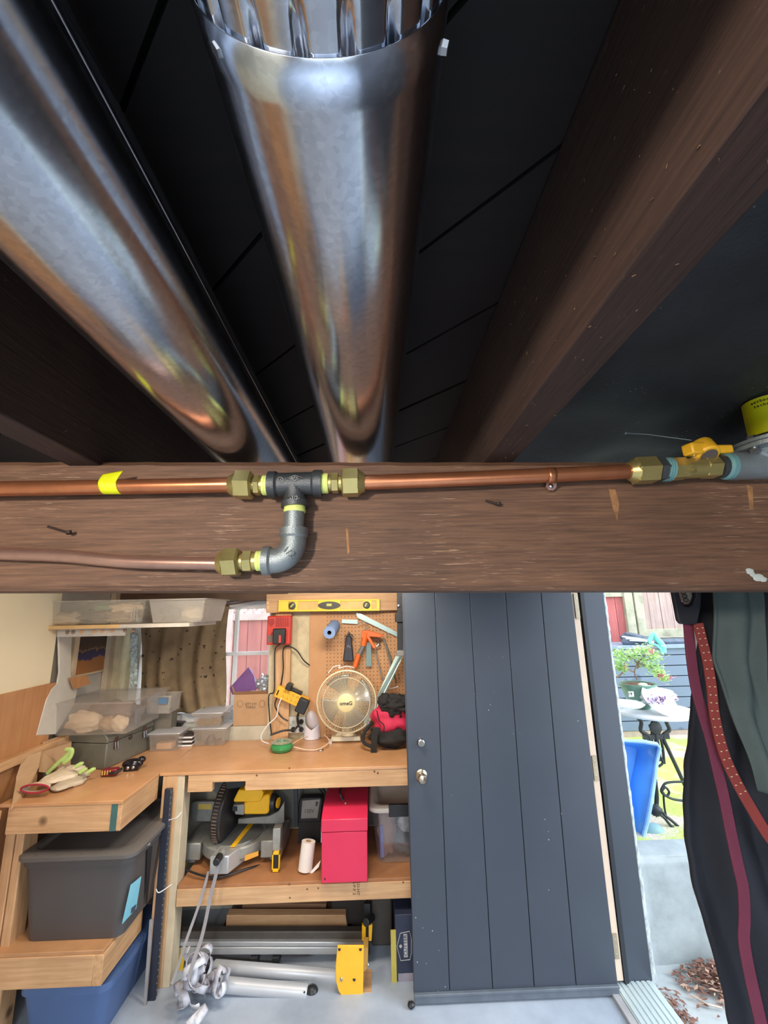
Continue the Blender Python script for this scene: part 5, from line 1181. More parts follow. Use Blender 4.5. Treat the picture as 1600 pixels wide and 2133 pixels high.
# fan
M_cr = mat('cream_fan_plastic', (214, 202, 170), .35, var=.04)
FY = 2.84; hub = aY(722, 1461, FY); FR = (aY(783, 1461, FY).x-aY(661, 1461, FY).x)/2
fn_ = thing('desk_fan', 'cream desk fan with a round wire cage in front of the tool board', 'fan', (hub.x+.005, 2.92, BZ+.001))
tilt = TR(hub, 0, .03)
mb = MB(tilt)
mb.tube([(FR*math.cos(k*PI/32), 0, FR*math.sin(k*PI/32)) for k in range(64)], .0055, 8, closed=True); mb.build('cage_rim', M_cr, fn_)
mb = MB(tilt); mb.tube([(FR*.80*math.cos(k*PI/24), -.030, FR*.80*math.sin(k*PI/24)) for k in range(48)], .0020, 6, closed=True)
n = 110
for k in range(n):
    a = 2*PI*k/n; c, s_ = math.cos(a), math.sin(a); mb.tube([(FR*c, -.002, FR*s_), (FR*.97*c, -.014, FR*.97*s_), (FR*.80*c, -.029, FR*.80*s_), (FR*.30*c, -.038, FR*.30*s_)], .00115, 4)
mb.build('front_grille', M_cr, fn_, kind='stuff')
mb = MB(tilt)
for k in range(72):
    a = 2*PI*k/72; c, s_ = math.cos(a), math.sin(a); mb.tube([(FR*c, .004, FR*s_), (FR*.94*c, .045, FR*.94*s_), (FR*.6*c, .075, FR*.6*s_), (FR*.25*c, .08, FR*.25*s_)], .0011, 4)
mb.build('rear_grille', M_cr, fn_, kind='stuff')
hcp = MB(tilt).lathe([(0.002, .046), (FR*.24, .046), (FR*.30, .040), (FR*.30, .034)], (0, 0, 0), (0, -1, 0), 40).build('hub_cap', mat('pale_yellow_cap', (222, 208, 156), .35, var=.02), fn_)
text('maker_lettering', 'omeG', (0, -.0465, -.002), .030, mat('dark_logo', (60, 54, 56), .6), hcp, T=tilt, bold=.0008)
M_blade = clear('smoky_blade', (140, 142, 146), .7, .2, .12)
for k in range(4):
    a = k*PI/2+.4
    def bl(u, v, a=a):
        r0 = FR*(.16+.72*v); t = a+(u-.5)*(.75+.35*v); return Vector((r0*math.cos(t), .022+.03*(u-.5), r0*math.sin(t)))
    MB(tilt).grid(bl, 10, 8).build('blade', M_blade, fn_, solid=.002)
MB(tilt).lathe([(.045, 0), (.058, -.02), (.058, -.10), (.035, -.13)], (0, .09, 0), (0, 1, 0), 28).build('motor_housing', M_cr, fn_)
nb = hub.z-FR
MB().lathe([(.044, 0), (.040, .03), (.030, .05), (.024, .12), (.024, hub.z-BZ-.10)], (hub.x+.004, 2.93, BZ+.045), (0, 0, 1), 24).build('neck', M_cr, fn_)
b0, b1_ = aZ(688, 1547, BZ), aZ(752, 1548, BZ)
x0, x1 = b0.x, b1_.x
def fr4(x0, x1, y0, y1, z0, z1, i): return [(x0, y0, z0), (x1, y0, z0), (x1, y1, z0), (x0, y1, z0), (x0+i, y0+i, z1), (x1-i, y0+i, z1), (x1-i, y1-i*.5, z1), (x0+i, y1-i*.5, z1)]
yb = b0.y+.004
MB().hexa(fr4(x0, x1, yb, yb+.17, BZ+.002, BZ+.030, .006)).build('base', M_cr, fn_, bev=.005)
bst = MB().hexa(fr4(x0+.028, x1-.028, yb+.020, yb+.14, BZ+.030, BZ+.046, .008)).build('base_step', M_cr, fn_, bev=.003)
for k in range(4): MB().ball((hub.x-.026+.018*k, yb+.056, BZ+.049), (.008, .008, .006), 12, 8).build('speed_button', mat('brown_button', (110, 92, 84), .5), bst)
o = MB().bar(aY(689, 1540, yb-.02), aY(687, 1561, yb-.02), .018, .002, up=(0, 1, 0)).build('hang_tag', M_white, fn_)
cord('white cable coiled on a peg just above the fan cage', [(684, 1402, 2.96), (694, 1390, 2.96), (708, 1386, 2.95), (706, 1392, 2.94), (722, 1388, 2.95), (738, 1391, 2.96)], .0035, M_white)
# tools on the board
def plate3(name, label, cat, pts, Y, th, m, bev=.0):
    o = MB().poly3([aY(x, y, Y) for x, y in pts], (0, th, 0)).build(name, m, bev=bev, smooth=False); return tag(o, label, cat)
tw = thing('paper_towel_roll', 'blue paper towel roll on the tool board', 'paper roll', aY(695, 1325, 2.95))
fa, ba = aY(686, 1318, 2.86), aY(697, 1303, 3.045)
MB().lathe([(.0135, 0), (.0380, 0), (.0390, .002), (.0390, (ba-fa).length), (.0135, (ba-fa).length)], fa, ba-fa, 36, close=True).build('roll', mat('blue_paper', (136, 160, 204), .8, var=.06), tw)
MB().lathe([(.0125, 0.001), (.0138, .001), (.0138, (ba-fa).length), (.0125, (ba-fa).length)], fa, ba-fa, 24, close=True).build('core', mat('dark_core', (44, 40, 40), .8), tw)
for k in (0,): MB().tube([aY(703, 1328, 3.0), aY(706, 1338, 2.98), aY(710, 1330, 3.0)], .001, 5).build('loose_sheet', M_ft, tw)
tube_ = thing('adhesive_tube', 'black adhesive tube hanging on the tool board', 'tube', aY(727, 1378, 3.0))
mb = MB(); pts = [(721, 1325), (732, 1325), (737, 1378), (714, 1378)]
mb.poly3([aY(x, y, 2.985) for x, y in pts], (0, .03, 0)); mb.build('tube_body', mat('black_tube_skin', (44, 38, 46), .35, var=.2, vs=20), tube_, bev=.006)
MB().poly3([aY(x, y, 2.98) for x, y in ((718, 1325), (717, 1329), (727, 1320), (737, 1328), (735, 1323), (728, 1319))], (0, .02, 0)).lathe([(.008, 0), (.008, .02), (.004, .03)], aY(727, 1326, 2.99), (0, 0, 1), 12).build('nozzle', M_black, tube_)
text('tube_lettering', 'PL', aY(727, 1347, 2.983), .025, mat('grey_tube_print', (140, 132, 146), .5), tube_)
# caulking gun
M_or = mat('orange_paint', (232, 104, 40), .35, var=.06)
cg = thing('caulking_gun', 'orange caulking gun hanging from a hook on the tool board', 'caulking gun', aY(750, 1390, 2.98))
def tb3(pts, r, Y=2.97): return MB().tube([aY(x, y, Y) for x, y in pts], r, 14)
tb3([(762, 1318), (757, 1345)], .019).build('barrel_top', M_or, cg)
tb3([(757, 1345), (748, 1364)], .0155).build('clear_sleeve', mat('grey_sleeve', (120, 118, 116), .3), cg)
tb3([(748, 1362), (739, 1390)], [.016, .0165]).build('barrel_tip', M_or, cg)
MB().poly3([aY(x, y, 2.955) for x, y in ((755, 1313), (772, 1314), (800, 1323), (792, 1328), (770, 1326), (782, 1345), (783, 1352), (777, 1351), (764, 1328), (752, 1330))], (0, .026, 0)).build('handle', M_or, cg, bev=.004)
tb3([(781, 1350), (797, 1418)], .0042).build('plunger_rod', M_steel, cg)
MB().tube(smooth_pts([aY(x, y, 2.99) for x, y in ((745, 1300), (757, 1295), (765, 1300), (765, 1308), (758, 1312))], 6), .0030, 8).build('wire_hook', M_steel, cg)
plate3('plastic_scraper', 'translucent green plastic spreader hanging behind the caulking gun', 'scraper', ((763, 1338), (773, 1338), (774, 1388), (763, 1388)), 3.01, .003, clear('green_spreader', (110, 150, 128), .7, .2, .1))
wr_ = thing('wrench', 'steel open end wrench hung right of the caulking gun', 'wrench', aY(786, 1345, 3.0))
MB().tube(smooth_pts([aY(x, y, 3.0) for x, y in ((781, 1330), (787, 1333), (790, 1340), (786, 1346), (779, 1346))], 6), .0065, 8).build('jaw', M_steel, wr_)
pl2 = thing('pliers', 'grey hinged tool with long legs hanging at the right of the board', 'tool', aY(815, 1400, 3.0))
MB().tube([aY(800, 1332, 3.0), aY(806, 1350, 3.0), aY(815, 1388, 3.0), aY(826, 1424, 3.0)], [.006, .008, .006, .004], 8).tube([aY(807, 1350, 3.005), aY(815, 1375, 3.005)], [.005, .009], 8).build('tool_arm', mat('worn_grey_steel', (150, 150, 146), .4, .6), pl2)
MB().tube([aY(808, 1434, 2.99), aY(816, 1434, 2.99), aY(830, 1430, 2.99)], .003, 6).build('end_rod', M_white, pl2)
cord('small hooked wire at the top right of the tool board', [(806, 1325, 3.02), (808, 1318, 3.0), (811, 1322, 3.0)], .002, M_steel, 'wire_hook')
# framing squares
M_sq = mat('pale_aluminium_blade', (176, 196, 190), .35, .5, var=.06)
fs_ = thing('framing_square', 'large aluminium framing square slanting behind the caulking gun', 'square', aY(780, 1310, 3.02))
MB().poly3([aY(x, y, 3.02) for x, y in ((741, 1276), (752, 1278), (850, 1328), (850, 1338), (818, 1322), (745, 1287))], (0, .003, 0)).build('blade', M_sq, fs_, smooth=False)
MB().poly3([aY(x, y, 3.025) for x, y in ((712, 1290), (745, 1291), (745, 1300), (712, 1298))], (0, .003, 0)).build('tongue', M_sq, fs_, smooth=False)
fs2 = thing('framing_square', 'long pale metal rule leaning from the bag up to the clamp', 'square', aY(780, 1500, 2.9))
MB().poly3([aY(x, y, yy) for (x, y), yy in zip(((832, 1350), (842, 1350), (838, 1370), (800, 1455), (772, 1500), (763, 1520), (757, 1505), (790, 1440)), (2.93, 2.93, 2.93, 2.90, 2.87, 2.86, 2.86, 2.90))], (0, .003, 0)).build('blade', M_sq, fs2, smooth=False)
# black clamp by the door
ck = thing('bar_clamp', 'black bar clamp hanging between the tool board and the door', 'clamp', aY(834, 1366, 2.6))
mb = MB(); tp = aY(833, 1232, 2.62); mb.bar((tp.x, 2.62, 1.88), (.180, 2.62, 1.936), .02, .012, up=(0, 1, 0)); mb.bar((tp.x, 2.62, 1.885), aY(834, 1362, 2.62), .034, .012, up=(0, 1, 0)); mb.build('clamp_bar', mat('black_bar', (50, 52, 56), .4, .3), ck, bev=.002)
for y in (1288,): bx(MB(), 823, 843, 1277, 1296, 2.60, 2.63).build('sliding_jaw', M_black, ck, bev=.003)
bx(MB(), 826, 843, 1355, 1367, 2.595, 2.625).build('end_pad', mat('grey_clamp_pad', (130, 126, 122), .5, .3), ck, bev=.003)
MB().cyl(aY(830, 1261, 2.61), aY(830, 1261, 2.595), .006, n=12).build('rivet', M_steel, ck)
# red and black bag
bgx = aY(800, 1500, 2.78)
bag = thing('tool_bag', 'red and black fabric tool bag slumped against the door edge', 'bag', (bgx.x+.03, 2.80, BZ+.001))
M_bb = mat('black_bag_fabric', (34, 32, 32), .85, var=.1, bp=.6, bs=500); M_br = mat('crimson_bag_fabric', (200, 42, 78), .75, var=.08, bp=.4, bs=400)
def P3(x, y, Y): return aY(x, y, Y)
z0 = BZ+.002
MB().ball((bgx.x+.04, 2.82, z0+.062), (.125, .095, .062), 36, 24, amp=.25, fr=2.4, seed=3).build('bag_bottom', M_bb, bag, angle=70)
MB().ball((bgx.x+.045, 2.82, z0+.150), (.118, .085, .095), 36, 24, amp=.3, fr=2.6, seed=8).build('red_panel', M_br, bag, angle=70)
MB().ball((bgx.x+.085, 2.79, z0+.235), (.100, .075, .060), 36, 24, amp=.45, fr=2.6, seed=12).build('top_flap', M_bb, bag, angle=70)
MB().ball((bgx.x+.010, 2.79, z0+.255), (.045, .045, .042), 24, 16, amp=.35, fr=2.6, seed=17).build('rolled_collar', M_bb, bag, angle=70)
MB().tube(smooth_pts([P3(785, 1480, 2.72), P3(790, 1500, 2.715), P3(800, 1512, 2.71), P3(798, 1530, 2.71)], 5), .003, 6).build('drawstring', M_ink, bag)
MB().tube(smooth_pts([P3(778, 1575, 2.72), P3(780, 1540, 2.715), P3(783, 1515, 2.72)], 5), 0, flat=(.034, .006), up=(0, 1, 0)).build('side_strap', M_bb, bag)
MB().ball(P3(768, 1510, 2.84), (.012, .012, .03), 10, 8).build('grey_toggle', M_grey, bag)
cord('dark soft strap tail lying left of the tool bag', [(775, 1505, 2.84), (760, 1525, 2.80), (757, 1545, 2.76), (775, 1556, 2.72)], .010, M_bb, 'strap_tail')

# ================================================================== lower shelf of the back bench
SZ = .413
def shelfp(x, y): return aZ(x, y, SZ)
MB().box(-1.0, 1.05, 3.030, 3.049, .42, .90).build('wall_back_board', mat('grey_cement_board', (112, 114, 106), .85, var=.15, vs=8), bw, smooth=False)
# mitre saw
M_sa = mat('saw_grey_casting', (160, 160, 154), .45, .35, var=.12, vs=20); M_sy = mat('saw_yellow', (244, 186, 28), .4, var=.04)
ms = thing('mitre_saw', 'yellow and grey mitre saw on the shelf below the bench', 'saw', aZ(480, 1800, SZ))
SY = 2.66
tc_ = aY(492, 1740, SY)
def pr(pts, Y, th, nm, m, bev=.002): return MB().poly3([aY(x, y, Y) for x, y in pts], (0, th, 0)).build(nm, m, ms, bev=bev)
# base: two side tables and the round turntable
zt2 = aY(480, 1745, 2.72).z; zb2 = aY(480, 1775, 2.60).z
MB().lathe([(.165, 0), (.172, .006), (.172, .05), (.165, .056)], (aY(492, 1745, 2.76).x, 2.76, zt2-.054), (0, 0, 1), 56).build('scale_ring', M_sa, ms)
MB().lathe([(.140, 0), (.142, .004), (.140, .008)], (aY(492, 1745, 2.76).x, 2.76, zt2+.001), (0, 0, 1), 56).build('turntable', mat('turntable_grey', (126, 128, 126), .4, .4), ms)
MB().prism([(tc_.x-.010, 2.60), (tc_.x+.014, 2.60), (tc_.x+.045, 2.86), (tc_.x+.015, 2.86)], 'z', zt2+.010, zt2+.013).build('kerf_plate', M_sy, ms)
for (a, b__) in (((388, 1722), (420, 1775)), ((546, 1722), (588, 1775))):
    p, q = aY(a[0], a[1], 2.68), aY(b__[0], b__[1], 2.68)
    MB().box(p.x, q.x, 2.66, 2.90, zt2-.075, zt2+.006).build('side_table', M_sa, ms, bev=.006)
MB().box(aY(412, 1740, 2.8).x, aY(565, 1740, 2.8).x, 2.74, 2.90, zt2-.05, zt2-.005).build('base_casting', M_sa, ms)
pr(((398, 1711), (398, 1676), (404, 1670), (448, 1670), (452, 1680), (452, 1711)), 2.80, .02, 'left_fence', M_sa)
pr(((496, 1706), (560, 1700), (580, 1690), (592, 1670), (592, 1712), (588, 1716), (496, 1716)), 2.80, .02, 'right_fence', M_sa)
pr(((413, 1686), (413, 1675), (441, 1675), (441, 1686)), 2.797, .003, 'yellow_label', mat('faded_yellow_label', (206, 178, 90), .5), .0)
# front arm and lock knob
MB().prism([(aY(441, 1760, 2.54).x, 2.525), (aY(479, 1760, 2.54).x, 2.525), (aY(505, 1740, 2.62).x+.03, 2.68), (aY(460, 1740, 2.62).x, 2.68)], 'z', zt2-.075, zt2+.006).build('front_arm', mat('bright_casting', (196, 196, 194), .32, .5, var=.06), ms, bev=.005)
k0, k1 = aY(463, 1776, 2.53), aY(450, 1797, 2.44)
MB().cyl(k0, k0.lerp(k1, .45), .019, .017, n=20).build('lock_shaft', M_sa, ms)
MB().cyl(k0.lerp(k1, .4), k1, .0185, .016, n=20).build('lock_knob', M_black, ms, bev=.003)
MB().prism([(aY(512, 1745, 2.59).x, zt2-.05), (aY(540, 1735, 2.59).x, zt2-.028), (aY(540, 1735, 2.59).x, zt2-.008), (aY(512, 1745, 2.59).x, zt2-.025)], 'y', 2.588, 2.592).build('warning_label', mat('orange_yellow_label', (226, 160, 60), .5), ms)
# blade guard (dark, ribbed), upright disc
gcx = aY(474, 1685, 2.74); 
gd_ = MB(); yaw = TR(gcx, -.12, 0, .07)
pts = []; 
import itertools
def oval(s=1.0): return [(0+.150*s*math.cos(a), .155*s*math.sin(a)) for a in [2*PI*k/40 for k in range(40)]]
bgd = MB(yaw).prism(oval(), 'x', -.026, .026).build('blade_guard', mat('saw_guard_black', (52, 50, 52), .35, .2), ms, bev=.006)
mb = MB(yaw)
for k in range(22):
    a = PI*.62+k*PI*.75/22; y, z = .151*math.cos(a), .156*math.sin(a)
    mb.box(-.016, .010, y-.004, y+.002, z-.003, z+.003)
mb.build('guard_ribs', mat('guard_rib', (120, 100, 86), .4, .3), bgd, kind='stuff')
# motor, handle
pr(((486, 1667), (497, 1645), (546, 1646), (549, 1652), (544, 1668), (538, 1671), (487, 1671)), 2.68, .07, 'motor_cover', M_sy, .008)
pr(((508, 1671), (556, 1655), (562, 1656), (560, 1693), (554, 1697), (508, 1697)), 2.70, .10, 'motor_body', M_sy, .008)
pr(((509, 1634), (528, 1632), (530, 1648), (507, 1650)), 2.70, .05, 'top_neck', M_sy, .005)
pr(((485, 1677), (508, 1676), (508, 1698), (490, 1697)), 2.69, .06, 'gear_housing', M_sa, .004)
pr(((484, 1680), (494, 1680), (494, 1690), (484, 1690)), 2.686, .004, 'housing_slot', M_black, .001)
MB().lathe([(.036, 0), (.046, .006), (.046, .045), (.038, .060)], aY(556, 1671, 2.76), (1, -.25, 0), 28).build('motor_end', M_black, ms)
MB().lathe([(.026, 0), (.026, .004), (.01, .006)], aY(579, 1672, 2.735), (1, -.25, 0), 24).build('yellow_cap', M_sy, ms)
pr(((444, 1628), (470, 1626), (464, 1650), (448, 1652), (443, 1645)), 2.72, .03, 'dust_chute', mat('saw_grey_dark', (110, 112, 106), .5), .004)
pr(((534, 1636), (548, 1634), (566, 1640), (566, 1650), (536, 1648)), 2.80, .05, 'rear_carriage', M_black, .004)
pr(((466, 1624), (512, 1624), (508, 1640), (470, 1646)), 2.66, .05, 'carry_handle', M_black, .006)
# feet / clamps
MB().box(aY(568, 1740, 2.6).x, aY(584, 1740, 2.6).x, 2.60, 2.66, aY(575, 1773, 2.6).z, aY(575, 1726, 2.6).z).build('right_clamp_body', M_sa, ms, bev=.003)
x0, x1 = aY(567, 1790, 2.585).x, aY(583, 1790, 2.585).x; za, zb_ = aY(575, 1775, 2.585).z, SZ+.002
mb = MB(); mb.box(x0, x0+.006, 2.58, 2.60, zb_, za).box(x1-.006, x1, 2.58, 2.60, zb_, za).box(x0, x1, 2.58, 2.60, zb_, zb_+.012).box(x0, x1, 2.58, 2.60, za-.01, za).build('yellow_lever', M_sy, ms, bev=.001)
MB().box(x0+.006, x1-.006, 2.588, 2.604, zb_+.012, za-.01).build('lever_core', M_black, ms)
MB().poly3([aY(377, 1806, 2.70), aY(386, 1808, 2.70), aY(395, 1778, 2.72), aY(384, 1775, 2.72)], (0, .015, 0)).build('yellow_lever', M_sy, ms)
for x in (400, 575): MB().box(aY(x-10, 1780, 2.72).x, aY(x+10, 1780, 2.72).x, 2.70, 2.88, SZ+.001, zt2-.07).build('foot', M_sa, ms)
cord('black saw cable lying on the shelf edge under the mitre saw', [(388, 1812, 2.58), (415, 1822, 2.54), (445, 1828, 2.53), (470, 1824, 2.54), (520, 1808, 2.62), (560, 1798, 2.7)], .005, M_black)
# black charger with grey label
ch0 = aZ(612, 1722, SZ); CYY = 2.86
ck2 = thing('charger', 'black charger with a grey label plate behind the saw', 'charger', (aY(648, 1700, CYY).x, CYY+.03, SZ+.001))
MB().poly3([aY(x, y, CYY) for x, y in ((622, 1670), (628, 1662), (668, 1661), (672, 1668), (668, 1712), (616, 1714))], (0, .06, 0)).build('charger_body', M_black, ck2, bev=.005)
MB().poly3([aY(x, y, CYY-.002) for x, y in ((630, 1668), (667, 1665), (661, 1704), (627, 1705))], (0, .004, 0)).build('label_plate', mat('grey_label_plate', (150, 148, 140), .5), ck2, smooth=False)
MB().poly3([aY(x, y, CYY-.004) for x, y in ((658, 1670), (663, 1670), (661, 1679), (657, 1679))], (0, .002, 0)).build('tiny_mark', M_dkgrey, ck2, smooth=False)
text('plate_lettering', '120V', aY(644, 1690, CYY-.003), .028, M_dkgrey, ck2)
MB().box(aY(622, 1712, CYY).x, aY(668, 1712, CYY).x, CYY, CYY+.06, SZ+.001, aY(640, 1712, CYY).z).build('charger_foot', M_black, ck2)
o = MB().bar(aY(616, 1622, 2.80), aY(617, 1722, 2.80), .022, .014, up=(0, 1, 0)).build('long_bar', mat('steel_blue_black', (58, 62, 68), .35, .5), bev=.002); tag(o, 'dark steel bar standing upright behind the saw', 'bar')
cord('pair of thin black cables dropping behind the red toolbox', [(661, 1622, 3.0), (664, 1640, 3.0), (672, 1652, 3.0), (678, 1656, 3.0)], .003, M_black)
cord('second thin black cable beside the pair behind the red toolbox', [(668, 1620, 3.0), (671, 1638, 3.0), (677, 1650, 3.0), (680, 1653, 3.0)], .003, M_black)
# red toolbox overhanging the rail
RY = 2.47
rt0, rt1 = aY(670, 1750, RY), aY(765, 1750, RY)
rtb = thing('red_toolbox', 'red metal toolbox standing on the lower shelf and overhanging its edge', 'toolbox', ((rt0.x+rt1.x)/2, 2.68, SZ+.001))
M_rt = mat('glossy_red_paint', (206, 44, 78), .35, var=.05, vs=3)
zl, zt3 = aY(717, 1732, RY).z, aY(717, 1706, RY).z
zlow = SZ+.002
MB().box(rt0.x, rt1.x, RY, 2.95, zlow, zl-.002).build('box_body', M_rt, rtb, bev=.003)
MB().prism([(RY-.003, zl), (RY-.003, zt3), (RY+.10, zt3+.035), (2.85, zt3+.035), (2.952, zt3), (2.952, zl)], 'x', rt0.x-.003, rt1.x+.003).build('lid', M_rt, rtb, bev=.003)
MB().tube(smooth_pts([(rt0.x+.10, RY+.12, zt3+.036), (rt0.x+.08, RY+.14, zt3+.075), (rt0.x+.10, RY+.34, zt3+.075), (rt0.x+.12, RY+.36, zt3+.036)], 6), .006, 8).build('handle', M_black, rtb)
MB().ball(((rt0.x+rt1.x)/2, RY+.09, zt3+.036), (.006, .006, .006), 12, 8).build('brass_rivet', M_brass, rtb)
for z in (zl-.03,): MB().box(rt0.x-.008, rt0.x, RY+.03, RY+.06, z-.03, z+.04).build('latch', M_steel, rtb, bev=.002)
MB().ball(aY(677, 1831, RY-.001), (.003, .001, .006), 8, 6).build('scratch', M_ink, rtb)
# paper roll, leaning a little
pa, pb = aZ(640, 1822, SZ), None
PR = .036; pb = aY(643, 1752, 2.60); pa2 = Vector((aZ(636, 1812, SZ).x, 2.585, SZ+.004))
pr_ = thing('paper_roll', 'white paper roll with a loose end standing on the lower shelf', 'paper roll', pa2)
MB().lathe([(.014, 0), (PR, 0), (PR, (pb-pa2).length), (.014, (pb-pa2).length)], pa2, pb-pa2, 36, close=True).build('roll', mat('white_paper', (232, 222, 214), .8, var=.03), pr_)
MB().lathe([(.0125, .001), (.0145, .001), (.0145, (pb-pa2).length+.001), (.0125, (pb-pa2).length+.001)], pa2, pb-pa2, 24, close=True).build('core', M_card, pr_)
MB().poly3([aY(655, 1806, 2.60), aY(668, 1792, 2.60), aY(664, 1806, 2.58), aY(650, 1820, 2.565), aY(640, 1824, 2.56)], (0, .0015, 0)).build('loose_end', mat('white_paper', (232, 222, 214), .8), pr_, smooth=False)
# clear tub with white lid
x0 = aY(775, 1760, 2.62).x
ct = thing('storage_bin', 'clear tub with a white lid on the lower shelf beside the door', 'bin', (x0+.15, 2.75, SZ+.001))
zt4 = aY(800, 1690, 2.60).z
loft([[(x, y, z) for x, y in rrect(x0+i, x0+.36-i, 2.60+i, 2.98-i, .04)] for i, z in ((.03, SZ+.002), (.0, zt4-.002))]).build('tub', clear('clear_tub', (220, 222, 226), .12, .1, .14), ct, angle=50)
loft([[(x, y, z) for x, y in rrect(x0+i, x0+.36-i, 2.60+i, 2.98-i, .05)] for i, z in ((-.012, zt4-.004), (-.016, zt4+.002), (-.014, zt4+.018), (.002, zt4+.026), (.02, zt4+.026), (.028, zt4+.018))]).build('lid', mat('dirty_white_lid', (220, 208, 194), .45, var=.05), ct, angle=50)
bx(MB(), 810, 853, 1676, 1702, 2.582, 2.596).build('black_latch', M_black, ct, bev=.003)
for i, (x, y, rr, m, lab) in enumerate(((.08, 2.70, (.05, .05, .11), mat('mauve_brown_cloth', (150, 112, 100), .9), 'mauve-brown bundle at the left inside the clear tub'), (.18, 2.72, (.07, .07, .06), mat('slate_cloth', (92, 96, 104), .9), 'slate grey bundle inside the clear tub under the latch'), (.20, 2.69, (.06, .05, .05), mat('pale_grey_film', (190, 192, 196), .6), 'pale grey crumpled film in the clear tub'), (.27, 2.74, (.06, .06, .12), M_rag4, 'brown-grey bundle at the right inside the clear tub'))):
    rag(lab, (x0+x, y, SZ+.01+rr[2] if i != 2 else SZ+.17), rr, m, 40+i, 'bundle', 'bundle', .35)
tag(MB().bar((x0+.055, 2.66, SZ+.014), (x0+.050, 2.655, SZ+.165), .016, .016).build('blue_stick', mat('lilac_blue_stick', (122, 134, 206), .4), bev=.002), 'lilac-blue stick upright inside the clear tub', 'stick')

# ================================================================== floor level under the back bench
for k, (pxs, Y, lab) in enumerate(((((472, 1906), (720, 1906), (724, 1937), (470, 1937)), 2.72, 'long pale timber offcut lying on top of the saw stand rails'), (((505, 1880), (680, 1884), (678, 1903), (504, 1900)), 2.86, 'darker timber offcut behind the long pale one'))):
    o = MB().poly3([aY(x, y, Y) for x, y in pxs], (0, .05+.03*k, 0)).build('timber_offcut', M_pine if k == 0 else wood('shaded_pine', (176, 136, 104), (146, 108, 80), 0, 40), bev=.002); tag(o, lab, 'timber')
# low crate carrying the offcuts
o = MB().box(aY(470, 1937, 2.85).x, aY(735, 1937, 2.85).x, 2.78, 2.98, .001, aY(600, 1939, 2.72).z-.012).build('carton', mat('grey_brown_carton', (110, 92, 80), .8), bev=.003); tag(o, 'grey-brown carton behind the aluminium rails supporting the offcuts', 'box')
MB  # saw stand
ss = thing('saw_stand', 'folded saw stand with aluminium rails and yellow end plates', 'saw stand', aZ(560, 2090, 0))
def railp(y0, y1, xa, xb, Y, m, nm, th=.03, rnd=.004, sl=0):
    MB().poly3([aY(xa, y0, Y), aY(xb, y0+sl, Y), aY(xb, y1+sl, Y), aY(xa, y1, Y)], (0, th, 0)).build(nm, m, ss, bev=rnd)
M_al2 = mat('brushed_aluminium', (190, 190, 190), .35, .45, var=.05)
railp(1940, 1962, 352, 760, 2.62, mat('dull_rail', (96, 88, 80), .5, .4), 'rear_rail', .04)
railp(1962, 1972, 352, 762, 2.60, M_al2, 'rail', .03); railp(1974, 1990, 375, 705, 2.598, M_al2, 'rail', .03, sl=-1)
def legtube(pa, pb, Y0, Y1, r, nm, ear=None):
    a, b = aY(*pa, Y0), aY(*pb, Y1); MB().tube([a, a.lerp(b, .01), a.lerp(b, .99), b], [r*.85, r, r, r*.85], 20).build(nm, mat('light_grey_tube', (186, 188, 192), .4, .2, var=.04), ss)
legtube((445, 2013), (705, 2034), 2.56, 2.52, .027, 'folding_leg')
legtube((400, 2045), (640, 2067), 2.46, 2.44, .029, 'folding_leg')
for p, Y in (((437, 2012), 2.58), ((650, 2068), 2.45)): MB().ball(aY(*p, Y), (.030, .03, .030), 14, 10).build('rubber_foot', M_black, ss)
MB().cyl(aY(450, 2018, 2.532), aY(450, 2018, 2.528), .004, n=10).build('bolt_hole', M_ink, ss)
MB().cyl(aY(634, 2067, 2.413), aY(634, 2067, 2.408), .004, n=10).build('bolt_hole', M_ink, ss)
# yellow end plate
PY = 2.42
P = [(703, 1970), (758, 1970), (756, 2093), (740, 2093), (726, 2089), (714, 2079), (705, 2064), (700, 2045), (699, 2015)]
MB().poly3([aY(x, y, PY) for x, y in P], (0, .008, 0)).build('end_plate', mat('stand_yellow', (240, 180, 44), .4, var=.04), ss, bev=.002)
for x, y in ((707, 1977), (751, 1977), (738, 2040), (742, 2083)): MB().cyl(aY(x, y, PY-.0015), aY(x, y, PY+.002), .0068, n=16).build('plate_hole', M_ink, ss)
MB().ball(aY(711, 2040, PY-.001), (.0065, .004, .009), 12, 8).build('rivet', M_steel, ss)
MB().poly3([aY(x, y, PY+.01) for x, y in ((757, 1975), (767, 1975), (766, 2015), (758, 2025))], (0, .07, 0)).build('plate_flange', mat('ochre_flange', (176, 134, 62), .5), ss)
MB().ball(aY(767, 2010, PY+.01), (.006, .006, .008), 10, 8).build('flange_bolt', M_steel, ss)
for xs_ in ((754, 762), (768, 776)): MB().poly3([aY(xs_[0], 1928, 2.56), aY(xs_[1], 1926, 2.56), aY(xs_[1]-2*(xs_[0] > 760), 1960, 2.56), aY(xs_[0], 1960, 2.56)], (0, .02, 0)).build('yellow_bracket', M_sy, ss, bev=.001)
MB().cyl(aY(762, 1922, 2.54), aY(776, 1910, 2.60), .018, n=18).build('lock_knob', M_black, ss, bev=.003)
MB().bar(aY(765, 1880, 2.60), aY(765, 1985, 2.60), .03, .02, up=(0, 1, 0)).build('dark_post', M_black, ss)
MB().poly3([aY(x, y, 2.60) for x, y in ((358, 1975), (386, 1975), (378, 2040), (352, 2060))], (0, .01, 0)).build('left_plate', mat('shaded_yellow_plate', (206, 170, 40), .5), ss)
for x in (532, 577): MB().box(aY(x-7, 1998, 2.62).x, aY(x+7, 1998, 2.62).x, 2.58, 2.66, aY(x, 2006, 2.6).z, aY(x, 1990, 2.6).z).build('cross_clip', M_black, ss)
